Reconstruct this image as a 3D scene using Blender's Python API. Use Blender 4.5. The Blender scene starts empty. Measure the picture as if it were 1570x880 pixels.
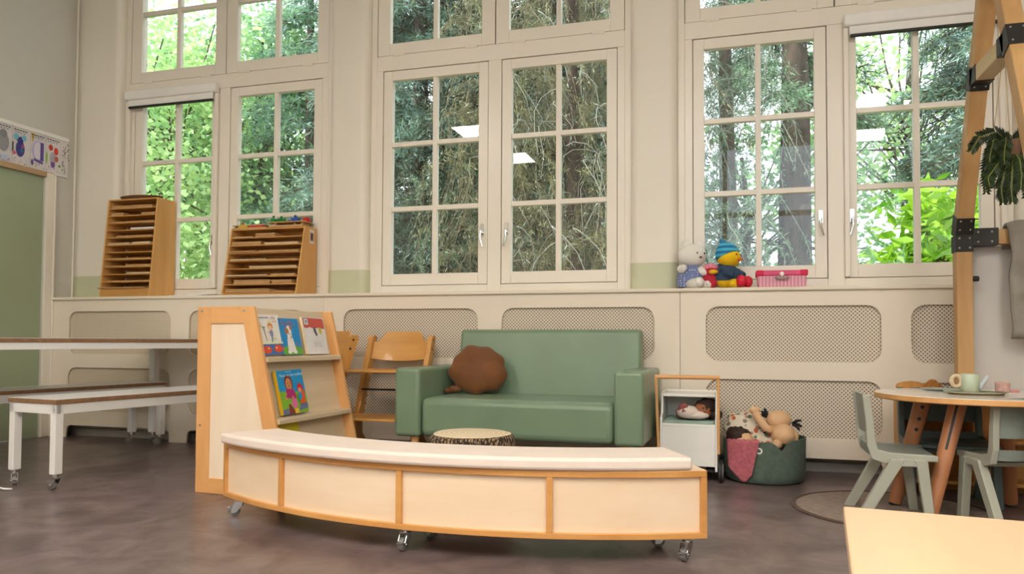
import bpy, bmesh, math, random
import numpy as np
from mathutils import Vector, Matrix, Euler

random.seed(7)
rng = np.random.default_rng(11)
sc = bpy.context.scene
col = sc.collection
R = math.radians
PI = math.pi

# ------------------------------------------------------------------ camera
YAW, PIT, ROLL = R(16.136), R(1.795), R(0.2784)
fw = Vector((-math.sin(YAW) * math.cos(PIT), math.cos(YAW) * math.cos(PIT), math.sin(PIT)))
r0 = Vector((math.cos(YAW), math.sin(YAW), 0))
u0 = r0.cross(fw)
rt = r0 * math.cos(ROLL) + u0 * math.sin(ROLL)
up = u0 * math.cos(ROLL) - r0 * math.sin(ROLL)
cd = bpy.data.cameras.new('camera')
cam = bpy.data.objects.new('camera', cd)
col.objects.link(cam)
cam.matrix_world = Matrix(((rt.x, up.x, -fw.x, 0), (rt.y, up.y, -fw.y, 0), (rt.z, up.z, -fw.z, 0.75), (0, 0, 0, 1)))
cd.sensor_width = 36
cd.lens = 1150 / 1570 * 36
cd.shift_y = (487.54 - 440) / 1570
cd.clip_start = 0.05
cd.clip_end = 200
sc.camera = cam

# ------------------------------------------------------------------ world, sun, exposure
w = bpy.data.worlds.new('sky')
sc.world = w
w.use_nodes = True
bg = w.node_tree.nodes['Background']
bg.inputs[0].default_value = (0.84, 0.93, 1.0, 1)
bg.inputs[1].default_value = 2.3
sd = bpy.data.lights.new('sun', 'SUN')
sd.energy = 5.0
sd.angle = R(3)
sd.color = (1.0, 0.95, 0.85)
sun = bpy.data.objects.new('sun', sd)
col.objects.link(sun)
sun.rotation_euler = Vector((0.75, 0.30, -0.80)).to_track_quat('-Z', 'Y').to_euler()
vs = sc.view_settings
vs.view_transform = 'Standard'
vs.look = 'None'
vs.gamma = 1
vs.use_curve_mapping = False
vs.exposure = 0.45
LAMP = 34.0


# ------------------------------------------------------------------ materials
def lin(c):
    return tuple((x / 255 / 12.92) if x <= 10 else ((x / 255 + 0.055) / 1.055) ** 2.4 for x in c)


MATS = {}


def base(name):
    m = bpy.data.materials.new(name)
    m.use_nodes = True
    nt = m.node_tree
    return m, nt, nt.nodes['Principled BSDF']


def M(name, c, rough=0.5, metal=0.0, var=0.05, scale=9.0, bump=0.0, bscale=60.0, coat=0.0, sheen=0.0, stretch=(1, 1, 1), c2=None):
    """plain surface with a little procedural mottling"""
    if name in MATS:
        return MATS[name]
    m, nt, b = base(name)
    L = lin(c)
    tc = nt.nodes.new('ShaderNodeTexCoord')
    mp = nt.nodes.new('ShaderNodeMapping')
    mp.inputs['Scale'].default_value = stretch
    nt.links.new(tc.outputs['Object'], mp.inputs[0])
    nz = nt.nodes.new('ShaderNodeTexNoise')
    nz.inputs['Scale'].default_value = scale
    nz.inputs['Detail'].default_value = 5
    nt.links.new(mp.outputs[0], nz.inputs[0])
    rp = nt.nodes.new('ShaderNodeValToRGB')
    rp.color_ramp.elements[0].position = 0.3
    rp.color_ramp.elements[1].position = 0.7
    d = lin(c2) if c2 else tuple(x * (1 - 2 * var) for x in L)
    h = L if c2 else tuple(min(1, x * (1 + var)) for x in L)
    rp.color_ramp.elements[0].color = (*d, 1)
    rp.color_ramp.elements[1].color = (*h, 1)
    nt.links.new(nz.outputs[0], rp.inputs[0])
    nt.links.new(rp.outputs[0], b.inputs['Base Color'])
    b.inputs['Roughness'].default_value = rough
    b.inputs['Metallic'].default_value = metal
    b.inputs['Coat Weight'].default_value = coat
    b.inputs['Sheen Weight'].default_value = sheen
    if bump:
        n2 = nt.nodes.new('ShaderNodeTexNoise')
        n2.inputs['Scale'].default_value = bscale
        n2.inputs['Detail'].default_value = 4
        nt.links.new(mp.outputs[0], n2.inputs[0])
        bp = nt.nodes.new('ShaderNodeBump')
        bp.inputs['Strength'].default_value = bump
        bp.inputs['Distance'].default_value = 0.01
        nt.links.new(n2.outputs[0], bp.inputs['Height'])
        nt.links.new(bp.outputs[0], b.inputs['Normal'])
    MATS[name] = m
    return m


def wood(name, c, c2, axis='z', rough=0.45, scale=14, coat=0.1):
    st = {'x': (0.12, 1, 1), 'y': (1, 0.12, 1), 'z': (1, 1, 0.12)}[axis]
    return M(name, c, rough=rough, scale=scale, stretch=st, c2=c2, coat=coat, bump=0.04, bscale=80)


def glass_mat():
    m = bpy.data.materials.new('window_glass')
    m.use_nodes = True
    nt = m.node_tree
    nt.nodes.clear()
    o = nt.nodes.new('ShaderNodeOutputMaterial')
    t = nt.nodes.new('ShaderNodeBsdfTransparent')
    t.inputs[0].default_value = (0.98, 0.99, 0.985, 1)
    g = nt.nodes.new('ShaderNodeBsdfGlossy')
    g.inputs['Roughness'].default_value = 0.0
    f = nt.nodes.new('ShaderNodeFresnel')
    ge = nt.nodes.new('ShaderNodeNewGeometry')
    mr = nt.nodes.new('ShaderNodeMapRange')          # same reflectance entering and leaving the thin pane
    mr.inputs[3].default_value = 1.5
    mr.inputs[4].default_value = 1 / 1.5
    nt.links.new(ge.outputs['Backfacing'], mr.inputs[0])
    nt.links.new(mr.outputs[0], f.inputs[0])
    mx = nt.nodes.new('ShaderNodeMixShader')
    nt.links.new(f.outputs[0], mx.inputs[0])
    nt.links.new(t.outputs[0], mx.inputs[1])
    nt.links.new(g.outputs[0], mx.inputs[2])
    nt.links.new(mx.outputs[0], o.inputs[0])
    return m


def leaf_mat(name, c, c2, trans=0.45, rough=0.5):
    m = bpy.data.materials.new(name)
    m.use_nodes = True
    nt = m.node_tree
    nt.nodes.clear()
    o = nt.nodes.new('ShaderNodeOutputMaterial')
    tc = nt.nodes.new('ShaderNodeTexCoord')
    nz = nt.nodes.new('ShaderNodeTexNoise')
    nz.inputs['Scale'].default_value = 2.2
    nz.inputs['Detail'].default_value = 6
    nt.links.new(tc.outputs['Object'], nz.inputs[0])
    rp = nt.nodes.new('ShaderNodeValToRGB')
    rp.color_ramp.elements[0].position = 0.35
    rp.color_ramp.elements[1].position = 0.65
    rp.color_ramp.elements[0].color = (*lin(c2), 1)
    rp.color_ramp.elements[1].color = (*lin(c), 1)
    nt.links.new(nz.outputs[0], rp.inputs[0])
    d = nt.nodes.new('ShaderNodeBsdfPrincipled')
    d.inputs['Roughness'].default_value = rough
    nt.links.new(rp.outputs[0], d.inputs['Base Color'])
    t = nt.nodes.new('ShaderNodeBsdfTranslucent')
    nt.links.new(rp.outputs[0], t.inputs[0])
    mx = nt.nodes.new('ShaderNodeMixShader')
    mx.inputs[0].default_value = trans
    nt.links.new(d.outputs[0], mx.inputs[1])
    nt.links.new(t.outputs[0], mx.inputs[2])
    nt.links.new(mx.outputs[0], o.inputs[0])
    return m


def perforated(name, c, hole, pitch, diag):
    """sheet with a fine regular hole pattern"""
    m, nt, b = base(name)
    tc = nt.nodes.new('ShaderNodeTexCoord')
    mp = nt.nodes.new('ShaderNodeMapping')
    mp.inputs['Rotation'].default_value = (0, R(45) if diag else 0, 0)
    nt.links.new(tc.outputs['Object'], mp.inputs[0])
    sx = nt.nodes.new('ShaderNodeSeparateXYZ')
    nt.links.new(mp.outputs[0], sx.inputs[0])

    def mth(op, a, bb=None):
        n = nt.nodes.new('ShaderNodeMath')
        n.operation = op
        for i, v in enumerate((a, bb)):
            if v is None:
                continue
            if isinstance(v, (int, float)):
                n.inputs[i].default_value = v
            else:
                nt.links.new(v, n.inputs[i])
        return n.outputs[0]
    k = 2 * PI / pitch
    s1 = mth('SINE', mth('MULTIPLY', sx.outputs['X'], k))
    s2 = mth('SINE', mth('MULTIPLY', sx.outputs['Z'], k))
    pr = mth('MULTIPLY', s1, s2)
    rp = nt.nodes.new('ShaderNodeValToRGB')
    rp.color_ramp.elements[0].position = 0.15
    rp.color_ramp.elements[1].position = 0.35
    rp.color_ramp.elements[0].color = (*lin(c), 1)
    rp.color_ramp.elements[1].color = (*lin(hole), 1)
    nt.links.new(pr, rp.inputs[0])
    nt.links.new(rp.outputs[0], b.inputs['Base Color'])
    b.inputs['Roughness'].default_value = 0.55
    return m


def dots(name, c, dot, pitch, r=0.3):
    m, nt, b = base(name)
    tc = nt.nodes.new('ShaderNodeTexCoord')
    vo = nt.nodes.new('ShaderNodeTexVoronoi')
    vo.inputs['Scale'].default_value = 1 / pitch
    vo.inputs['Randomness'].default_value = 0.3
    nt.links.new(tc.outputs['Object'], vo.inputs[0])
    rp = nt.nodes.new('ShaderNodeValToRGB')
    rp.color_ramp.elements[0].position = r
    rp.color_ramp.elements[1].position = r + 0.06
    rp.color_ramp.elements[0].color = (*lin(dot), 1)
    rp.color_ramp.elements[1].color = (*lin(c), 1)
    nt.links.new(vo.outputs['Distance'], rp.inputs[0])
    nt.links.new(rp.outputs[0], b.inputs['Base Color'])
    b.inputs['Roughness'].default_value = 0.8
    return m


def stripes(name, c, c2, freq, axis):
    m, nt, b = base(name)
    tc = nt.nodes.new('ShaderNodeTexCoord')
    wv = nt.nodes.new('ShaderNodeTexWave')
    wv.bands_direction = axis
    wv.inputs['Scale'].default_value = freq
    nt.links.new(tc.outputs['Object'], wv.inputs[0])
    rp = nt.nodes.new('ShaderNodeValToRGB')
    rp.color_ramp.elements[0].position = 0.45
    rp.color_ramp.elements[1].position = 0.55
    rp.color_ramp.elements[0].color = (*lin(c), 1)
    rp.color_ramp.elements[1].color = (*lin(c2), 1)
    nt.links.new(wv.outputs[0], rp.inputs[0])
    nt.links.new(rp.outputs[0], b.inputs['Base Color'])
    b.inputs['Roughness'].default_value = 0.7
    return m


def floral(name):
    m, nt, b = base(name)
    tc = nt.nodes.new('ShaderNodeTexCoord')
    vo = nt.nodes.new('ShaderNodeTexVoronoi')
    vo.inputs['Scale'].default_value = 34
    nt.links.new(tc.outputs['Object'], vo.inputs[0])
    r1 = nt.nodes.new('ShaderNodeValToRGB')
    r1.color_ramp.elements[0].position = 0.42
    r1.color_ramp.elements[1].position = 0.5
    r1.color_ramp.elements[0].color = (1, 1, 1, 1)
    r1.color_ramp.elements[1].color = (0, 0, 0, 1)
    nt.links.new(vo.outputs['Distance'], r1.inputs[0])
    hs = nt.nodes.new('ShaderNodeSeparateColor')
    nt.links.new(vo.outputs['Color'], hs.inputs[0])
    r2 = nt.nodes.new('ShaderNodeValToRGB')
    r2.color_ramp.interpolation = 'CONSTANT'
    e = r2.color_ramp.elements
    e[0].position = 0
    e[0].color = (*lin((225, 215, 195)), 1)
    e[1].position = 0.35
    e[1].color = (*lin((90, 125, 95)), 1)
    for p, cc in ((0.6, (200, 95, 40)), (0.72, (130, 125, 120)), (0.85, (180, 120, 110))):
        q = e.new(p)
        q.color = (*lin(cc), 1)
    nt.links.new(hs.outputs[0], r2.inputs[0])
    mx = nt.nodes.new('ShaderNodeMix')
    mx.data_type = 'RGBA'
    nt.links.new(r1.outputs[0], mx.inputs['Factor'])
    mx.inputs[6].default_value = (*lin((222, 210, 190)), 1)
    nt.links.new(r2.outputs[0], mx.inputs[7])
    nt.links.new(mx.outputs[2], b.inputs['Base Color'])
    b.inputs['Roughness'].default_value = 0.85
    return m


def emit_mat(name, c, s):
    m = bpy.data.materials.new(name)
    m.use_nodes = True
    nt = m.node_tree
    nt.nodes.clear()
    o = nt.nodes.new('ShaderNodeOutputMaterial')
    e = nt.nodes.new('ShaderNodeEmission')
    e.inputs[0].default_value = (*c, 1)
    e.inputs[1].default_value = s
    nt.links.new(e.outputs[0], o.inputs[0])
    return m


def floor_mat():
    m, nt, b = base('marbled_linoleum')
    tc = nt.nodes.new('ShaderNodeTexCoord')
    n1 = nt.nodes.new('ShaderNodeTexNoise')
    n1.inputs['Scale'].default_value = 5
    n1.inputs['Detail'].default_value = 5
    n1.inputs['Roughness'].default_value = 0.65
    n1.inputs['Distortion'].default_value = 1.0
    nt.links.new(tc.outputs['Object'], n1.inputs[0])
    rp = nt.nodes.new('ShaderNodeValToRGB')
    e = rp.color_ramp.elements
    e[0].position = 0.3
    e[0].color = (*lin((84, 70, 70)), 1)
    e[1].position = 0.72
    e[1].color = (*lin((134, 117, 115)), 1)
    nt.links.new(n1.outputs[0], rp.inputs[0])
    nt.links.new(rp.outputs[0], b.inputs['Base Color'])
    n2 = nt.nodes.new('ShaderNodeTexNoise')
    n2.inputs['Scale'].default_value = 4
    n2.inputs['Detail'].default_value = 2
    nt.links.new(tc.outputs['Object'], n2.inputs[0])
    mr = nt.nodes.new('ShaderNodeMapRange')
    mr.inputs[3].default_value = 0.27
    mr.inputs[4].default_value = 0.37
    nt.links.new(n2.outputs[0], mr.inputs[0])
    nt.links.new(mr.outputs[0], b.inputs['Roughness'])
    return m


def bark_mat():
    m, nt, b = base('stump_bark')
    tc = nt.nodes.new('ShaderNodeTexCoord')
    mp = nt.nodes.new('ShaderNodeMapping')
    mp.inputs['Scale'].default_value = (1, 1, 0.5)
    nt.links.new(tc.outputs['Object'], mp.inputs[0])
    vo = nt.nodes.new('ShaderNodeTexVoronoi')
    vo.inputs['Scale'].default_value = 105
    nt.links.new(mp.outputs[0], vo.inputs[0])
    rp = nt.nodes.new('ShaderNodeValToRGB')
    e = rp.color_ramp.elements
    e[0].position = 0.1
    e[0].color = (*lin((190, 160, 125)), 1)
    e[1].position = 0.6
    e[1].color = (*lin((50, 36, 26)), 1)
    nt.links.new(vo.outputs['Distance'], rp.inputs[0])
    nt.links.new(rp.outputs[0], b.inputs['Base Color'])
    b.inputs['Roughness'].default_value = 0.9
    bp = nt.nodes.new('ShaderNodeBump')
    bp.inputs['Strength'].default_value = 0.6
    bp.inputs['Distance'].default_value = 0.01
    nt.links.new(vo.outputs['Distance'], bp.inputs['Height'])
    nt.links.new(bp.outputs[0], b.inputs['Normal'])
    return m


def rings_mat():
    m, nt, b = base('stump_top_wood')
    tc = nt.nodes.new('ShaderNodeTexCoord')
    wv = nt.nodes.new('ShaderNodeTexWave')
    wv.wave_type = 'RINGS'
    wv.rings_direction = 'Z'
    wv.inputs['Scale'].default_value = 14
    wv.inputs['Distortion'].default_value = 2.5
    nt.links.new(tc.outputs['Object'], wv.inputs[0])
    rp = nt.nodes.new('ShaderNodeValToRGB')
    rp.color_ramp.elements[0].color = (*lin((216, 192, 156)), 1)
    rp.color_ramp.elements[1].color = (*lin((236, 218, 188)), 1)
    nt.links.new(wv.outputs[0], rp.inputs[0])
    nt.links.new(rp.outputs[0], b.inputs['Base Color'])
    b.inputs['Roughness'].default_value = 0.7
    return m


CREAM = M('cream_paint', (234, 227, 213), 0.45, var=0.015, scale=1.5)
FRAME = M('cream_gloss_paint', (238, 230, 216), 0.3, var=0.015, scale=2)
CASING = M('casing_paint', (234, 222, 204), 0.4, var=0.02, scale=1.2)
GREENBAND = M('sage_dado_paint', (200, 202, 170), 0.4, var=0.02)
LEFTWALL = M('grey_white_paint', (206, 204, 194), 0.5, var=0.015, scale=1.5)
DOORG = M('sage_door_paint', (160, 172, 142), 0.35, var=0.03, scale=2)
WHITE = M('white_paint', (240, 238, 232), 0.4, var=0.02)
CEIL = M('ceiling_white', (238, 234, 224), 0.7, var=0.02)
BEECH = wood('beech_z', (232, 178, 116), (216, 156, 94), 'z')
BEECHX = wood('beech_x', (232, 178, 116), (216, 156, 94), 'x')
BEECHY = wood('beech_y', (232, 178, 116), (216, 156, 94), 'y')
EDGE = wood('oiled_edge_wood', (222, 164, 94), (204, 142, 76), 'x')
BIRCH = wood('birch_z', (244, 226, 202), (236, 214, 186), 'z', scale=10)
BIRCHX = wood('birch_x', (246, 222, 192), (238, 210, 176), 'x', scale=10)
ASH = wood('pale_ash', (226, 204, 172), (206, 184, 152), 'y', scale=12)
HIGH = wood('honey_wood', (214, 160, 84), (192, 134, 62), 'z')
HIGHX = wood('honey_wood_x', (214, 160, 84), (196, 138, 66), 'x')
OAKISH = wood('frame_pine', (206, 166, 112), (178, 134, 82), 'z', scale=10)
OAKISHX = wood('frame_pine_x', (206, 166, 112), (178, 134, 82), 'x', scale=10)
RACK = wood('rack_ply', (226, 174, 104), (210, 154, 84), 'z', scale=9)
RACKX = wood('rack_ply_x', (210, 158, 90), (190, 136, 70), 'x', scale=9)
RACKB = M('puzzle_board', (204, 162, 110), 0.6, var=0.08, scale=20)
RACKB2 = M('puzzle_board_pale', (222, 196, 158), 0.6, var=0.06, scale=20)
REDWOOD = wood('table_leg_wood', (198, 136, 94), (176, 114, 74), 'z')
CHROME = M('chrome', (200, 200, 200), 0.18, metal=1.0, var=0.02)
STEEL = M('brushed_steel', (175, 175, 172), 0.35, metal=1.0, var=0.03)
RUBBER = M('dark_rubber', (38, 36, 36), 0.55, var=0.1)
GREYRUB = M('grey_wheel', (120, 118, 114), 0.5, var=0.08)
BLACK = M('black_metal', (34, 31, 29), 0.45, var=0.08)
SOFA = M('sage_leatherette', (122, 144, 118), 0.32, var=0.05, scale=3, bump=0.08, bscale=220)
PAD = M('pale_pad_vinyl', (240, 224, 212), 0.5, var=0.02)
BROWN = M('brown_velvet', (116, 68, 22), 0.7, var=0.15, scale=7, sheen=0.15, bump=0.1)
CHAIRG = M('grey_green_plastic', (172, 173, 158), 0.45, var=0.03)
CHAIRS = M('grey_green_shell', (134, 144, 136), 0.42, var=0.03)
CHAIRD = M('slate_green_plastic', (88, 104, 104), 0.45, var=0.03)
LAMWHITE = M('white_laminate', (236, 234, 232), 0.3, var=0.01)
PLYEDGE = M('plywood_edge', (142, 106, 74), 0.6, var=0.12, scale=30)
WMETAL = M('white_powder_metal', (232, 230, 226), 0.4, var=0.01)
FELT = M('green_felt', (88, 104, 92), 0.95, var=0.08, scale=40, bump=0.15, bscale=300)
PINK = M('pink_terry', (196, 108, 118), 0.95, var=0.12, scale=60, bump=0.5, bscale=200)
SKIN = M('doll_skin', (220, 178, 136), 0.6, var=0.05)
SKIN2 = M('doll_brown_skin', (150, 90, 55), 0.6, var=0.06)
HAIR = M('dark_brown_hair', (48, 28, 18), 0.7, var=0.3, scale=60, bump=0.5)
HAIRB = M('black_yarn', (26, 22, 26), 0.8, var=0.2)
QUILT = M('grey_quilt', (150, 144, 134), 0.9, var=0.08, scale=10, bump=0.5, bscale=18)
PANELG = M('pale_grey_board', (206, 202, 196), 0.5, var=0.015)
RUGM = M('taupe_rug', (150, 132, 120), 0.95, var=0.1, scale=30, bump=0.3, bscale=200)
RUGE = M('rug_binding', (92, 72, 60), 0.95, var=0.1)
GLASS = glass_mat()
PERF_D = perforated('perforated_sheet_diagonal', (224, 212, 194), (124, 110, 92), 0.0215, False)
PERF_S = perforated('perforated_sheet_square', (218, 204, 182), (172, 156, 132), 0.019, True)
FLORAL = floral('floral_cotton')
PAPER = M('white_paper', (238, 238, 238), 0.7, var=0.02)
SOLID = {}


def S(c):
    """flat print ink"""
    if c not in SOLID:
        SOLID[c] = M('ink_%d_%d_%d' % c, c, 0.55, var=0.03, scale=30)
    return SOLID[c]


# ------------------------------------------------------------------ mesh helpers
class MB:
    def __init__(s):
        s.v, s.f, s.m = [], [], []

    def add(s, vs_, fs, mi=0, T=None):
        o = len(s.v)
        for p in vs_:
            p = Vector(p)
            if T is not None:
                p = T @ p
            s.v.append(tuple(p))
        for f in fs:
            s.f.append(tuple(i + o for i in f))
            s.m.append(mi)
        return s

    def box(s, x0, x1, y0, y1, z0, z1, mi=0, T=None):
        vs_ = [(x, y, z) for z in (z0, z1) for y in (y0, y1) for x in (x0, x1)]
        return s.add(vs_, [(0, 2, 3, 1), (4, 5, 7, 6), (0, 1, 5, 4), (2, 6, 7, 3), (0, 4, 6, 2), (1, 3, 7, 5)], mi, T)

    def bar(s, p, q, wx, wy, mi=0, side=None):
        """square bar from p to q; wx along `side`, wy across"""
        p, q = Vector(p), Vector(q)
        d = (q - p).normalized()
        sd_ = Vector(side) if side else (Vector((1, 0, 0)) if abs(d.x) < 0.9 else Vector((0, 1, 0)))
        a = (sd_ - d * sd_.dot(d)).normalized()
        b = d.cross(a)
        vs_ = []
        for c in (p, q):
            for i, j in ((-1, -1), (1, -1), (1, 1), (-1, 1)):
                vs_.append(c + a * (i * wx / 2) + b * (j * wy / 2))
        return s.add(vs_, [(3, 2, 1, 0), (4, 5, 6, 7), (0, 1, 5, 4), (1, 2, 6, 5), (2, 3, 7, 6), (3, 0, 4, 7)], mi)

    def tube(s, pts, r, n=8, mi=0, caps=True, sq=1.0):
        pts = [Vector(p) for p in pts]
        rs = r if isinstance(r, (list, tuple)) else [r] * len(pts)
        o = len(s.v)
        prev = None
        for i, p in enumerate(pts):
            d = (pts[min(i + 1, len(pts) - 1)] - pts[max(i - 1, 0)])
            d = d.normalized() if d.length > 1e-9 else Vector((0, 0, 1))
            if prev is None:
                a = d.orthogonal().normalized()
            else:
                a = (prev - d * prev.dot(d))
                a = a.normalized() if a.length > 1e-6 else d.orthogonal().normalized()
            prev = a
            b = d.cross(a)
            for k in range(n):
                t = 2 * PI * k / n
                s.v.append(tuple(p + a * (math.cos(t) * rs[i]) + b * (math.sin(t) * rs[i] * sq)))
        for i in range(len(pts) - 1):
            for k in range(n):
                k2 = (k + 1) % n
                s.f.append((o + i * n + k, o + i * n + k2, o + (i + 1) * n + k2, o + (i + 1) * n + k))
                s.m.append(mi)
        if caps:
            s.f.append(tuple(o + k for k in reversed(range(n))))
            s.f.append(tuple(o + (len(pts) - 1) * n + k for k in range(n)))
            s.m += [mi, mi]
        return s

    def cyl(s, p, q, r, r2=None, n=16, mi=0):
        return s.tube([p, q], [r, r if r2 is None else r2], n, mi)

    def lathe(s, prof, n=24, c=(0, 0, 0), mi=0, T=None, rad=None, caps=True):
        vs_, fs = [], []
        for (r, z) in prof:
            for k in range(n):
                t = 2 * PI * k / n
                rr = r * (rad(t, z) if rad else 1)
                vs_.append((c[0] + rr * math.cos(t), c[1] + rr * math.sin(t), c[2] + z))
        for i in range(len(prof) - 1):
            for k in range(n):
                k2 = (k + 1) % n
                fs.append((i * n + k, i * n + k2, (i + 1) * n + k2, (i + 1) * n + k))
        if caps:
            fs.append(tuple(reversed(range(n))))
            fs.append(tuple((len(prof) - 1) * n + k for k in range(n)))
        return s.add(vs_, fs, mi, T)

    def ball(s, c, r, nu=16, nv=10, mi=0, T=None, fn=None):
        r = r if isinstance(r, (tuple, list)) else (r, r, r)
        vs_, fs = [], []
        vs_.append((0, 0, -1))
        for j in range(1, nv):
            ph = -PI / 2 + PI * j / nv
            for i in range(nu):
                t = 2 * PI * i / nu
                vs_.append((math.cos(ph) * math.cos(t), math.cos(ph) * math.sin(t), math.sin(ph)))
        vs_.append((0, 0, 1))
        out = []
        for p in vs_:
            k = fn(p) if fn else 1
            out.append((c[0] + p[0] * r[0] * k, c[1] + p[1] * r[1] * k, c[2] + p[2] * r[2] * k))
        for i in range(nu):
            fs.append((0, 1 + (i + 1) % nu, 1 + i))
        for j in range(nv - 2):
            for i in range(nu):
                a = 1 + j * nu
                fs.append((a + i, a + (i + 1) % nu, a + nu + (i + 1) % nu, a + nu + i))
        a = 1 + (nv - 2) * nu
        for i in range(nu):
            fs.append((a + i, a + (i + 1) % nu, len(vs_) - 1))
        return s.add(out, fs, mi, T)

    def prism(s, poly, c0, c1, axis='y', mi=0, T=None):
        n = len(poly)
        mk = {'x': lambda a, b, c: (c, a, b), 'y': lambda a, b, c: (a, c, b), 'z': lambda a, b, c: (a, b, c)}[axis]
        vs_ = [mk(a, b, c0) for a, b in poly] + [mk(a, b, c1) for a, b in poly]
        fs = [tuple(range(n)), tuple(reversed(range(n, 2 * n)))]
        fs += [(i, n + i, n + (i + 1) % n, (i + 1) % n) for i in range(n)]
        return s.add(vs_, fs, mi, T)

    def sector(s, c, ra, rb, a0, a1, z0, z1, n=24, mi=0):
        """curved block; angle measured from -Y, positive to +X"""
        pts = []
        for i in range(n + 1):
            a = a0 + (a1 - a0) * i / n
            sn, cs = math.sin(a), -math.cos(a)
            for r in (ra, rb):
                for z in (z0, z1):
                    pts.append((c[0] + r * sn, c[1] + r * cs, z))
        fs = []
        for i in range(n):
            a, b = i * 4, i * 4 + 4
            fs += [(a, a + 1, b + 1, b), (a + 2, b + 2, b + 3, a + 3), (a, b, b + 2, a + 2), (a + 1, a + 3, b + 3, b + 1)]
        e = n * 4
        fs += [(0, 2, 3, 1), (e, e + 1, e + 3, e + 2)]
        return s.add(pts, fs, mi)

    def build(s, name, mats, parent=None, bevel=0.0, smooth=None, seg=2, loc=None, rot=None, subsurf=0):
        me = bpy.data.meshes.new(name)
        me.from_pydata(s.v, [], s.f)
        if not isinstance(mats, (list, tuple)):
            mats = [mats]
        for m in mats:
            me.materials.append(m)
        if len(mats) > 1:
            me.polygons.foreach_set('material_index', s.m)
        bm = bmesh.new()
        bm.from_mesh(me)
        bmesh.ops.recalc_face_normals(bm, faces=bm.faces)
        bm.to_mesh(me)
        bm.free()
        if smooth:
            me.polygons.foreach_set('use_smooth', [True] * len(me.polygons))
            if smooth < 180:
                me.set_sharp_from_angle(angle=R(smooth))
        return link(name, me, parent, bevel, seg, loc, rot, subsurf)


def link(name, me, parent=None, bevel=0.0, seg=2, loc=None, rot=None, subsurf=0):
    o = bpy.data.objects.new(name, me)
    col.objects.link(o)
    o.parent = parent
    if loc is not None:
        o.location = loc
    if rot is not None:
        o.rotation_euler = rot
    if bevel:
        b = o.modifiers.new('bevel', 'BEVEL')
        b.width = bevel
        b.segments = seg
        b.limit_method = 'ANGLE'
        b.angle_limit = R(35)
    if subsurf:
        d = o.modifiers.new('subsurf', 'SUBSURF')
        d.levels = d.render_levels = subsurf
    return o


def plate(name, outer, holes, c0, c1, axis, mat, parent=None):
    """flat sheet with holes, extruded from c0 to c1 along axis"""
    cu = bpy.data.curves.new(name, 'CURVE')
    cu.dimensions = '2D'
    cu.fill_mode = 'BOTH'
    cu.extrude = abs(c1 - c0) / 2
    for loop in [outer] + holes:
        sp = cu.splines.new('POLY')
        sp.points.add(len(loop) - 1)
        for p, q in zip(sp.points, loop):
            p.co = (q[0], q[1], 0, 1)
        sp.use_cyclic_u = True
    o = bpy.data.objects.new('tmp', cu)
    col.objects.link(o)
    bpy.context.view_layer.update()
    me = bpy.data.meshes.new_from_object(o)
    bpy.data.objects.remove(o)
    bpy.data.curves.remove(cu)
    mid = (c0 + c1) / 2
    for v in me.vertices:
        a, b, c = v.co
        v.co = {'y': (a, mid + c, b), 'x': (mid + c, a, b), 'z': (a, b, mid + c)}[axis]
    bm = bmesh.new()
    bm.from_mesh(me)
    bmesh.ops.remove_doubles(bm, verts=bm.verts, dist=1e-5)
    bmesh.ops.recalc_face_normals(bm, faces=bm.faces)
    bm.to_mesh(me)
    bm.free()
    me.materials.clear()
    me.materials.append(mat)
    return link(name, me, parent)


def rrect(x0, x1, z0, z1, r, n=5):
    out = []
    for cx, cz, a in ((x1 - r, z1 - r, 0), (x0 + r, z1 - r, 90), (x0 + r, z0 + r, 180), (x1 - r, z0 + r, 270)):
        for i in range(n + 1):
            t = R(a + 90 * i / n)
            out.append((cx + r * math.cos(t), cz + r * math.sin(t)))
    return out


def rect(x0, x1, z0, z1):
    return [(x0, z0), (x1, z0), (x1, z1), (x0, z1)]


def ell(cx, cy, rx, ry, n=12, rot=0):
    c, s_ = math.cos(rot), math.sin(rot)
    return [(cx + rx * math.cos(t) * c - ry * math.sin(t) * s_, cy + rx * math.cos(t) * s_ + ry * math.sin(t) * c)
            for t in [2 * PI * i / n for i in range(n)]]


def text_mesh(txt, size):
    cu = bpy.data.curves.new('t', 'FONT')
    cu.body = txt
    cu.size = size
    cu.resolution_u = 2
    o = bpy.data.objects.new('tmp', cu)
    col.objects.link(o)
    bpy.context.view_layer.update()
    me = bpy.data.meshes.new_from_object(o)
    bpy.data.objects.remove(o)
    vs_ = [tuple(v.co) for v in me.vertices]
    fs = [tuple(p.vertices) for p in me.polygons]
    bpy.data.meshes.remove(me)
    return vs_, fs


def printed(name, shapes, T, parent, texts=()):
    """flat print lying on a face: shapes = [(polygon, rgb)] painted in order"""
    b = MB()
    mats, idx = [], {}

    def mi(c):
        if c not in idx:
            idx[c] = len(mats)
            mats.append(S(c))
        return idx[c]
    for k, (poly, c) in enumerate(shapes):
        z = 0.0002 + 0.00012 * k
        b.add([(x, y, z) for x, y in poly], [tuple(range(len(poly)))], mi(c), T)
    z = 0.0002 + 0.00012 * (len(shapes) + 1)
    for (txt, size, x, y, c, rot) in texts:
        vs_, fs = text_mesh(txt, size)
        cr, sr = math.cos(rot), math.sin(rot)
        b.add([(x + v[0] * cr - v[1] * sr, y + v[0] * sr + v[1] * cr, z) for v in vs_], fs, mi(c), T)
    me = bpy.data.meshes.new(name)
    me.from_pydata(b.v, [], b.f)
    for m in mats:
        me.materials.append(m)
    me.polygons.foreach_set('material_index', b.m)
    return link(name, me, parent)


def tag(o, label=None, cat=None, group=None, kind=None):
    if label:
        o['label'] = label
    if cat:
        o['category'] = cat
    if group:
        o['group'] = group
    if kind:
        o['kind'] = kind
    return o


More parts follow.
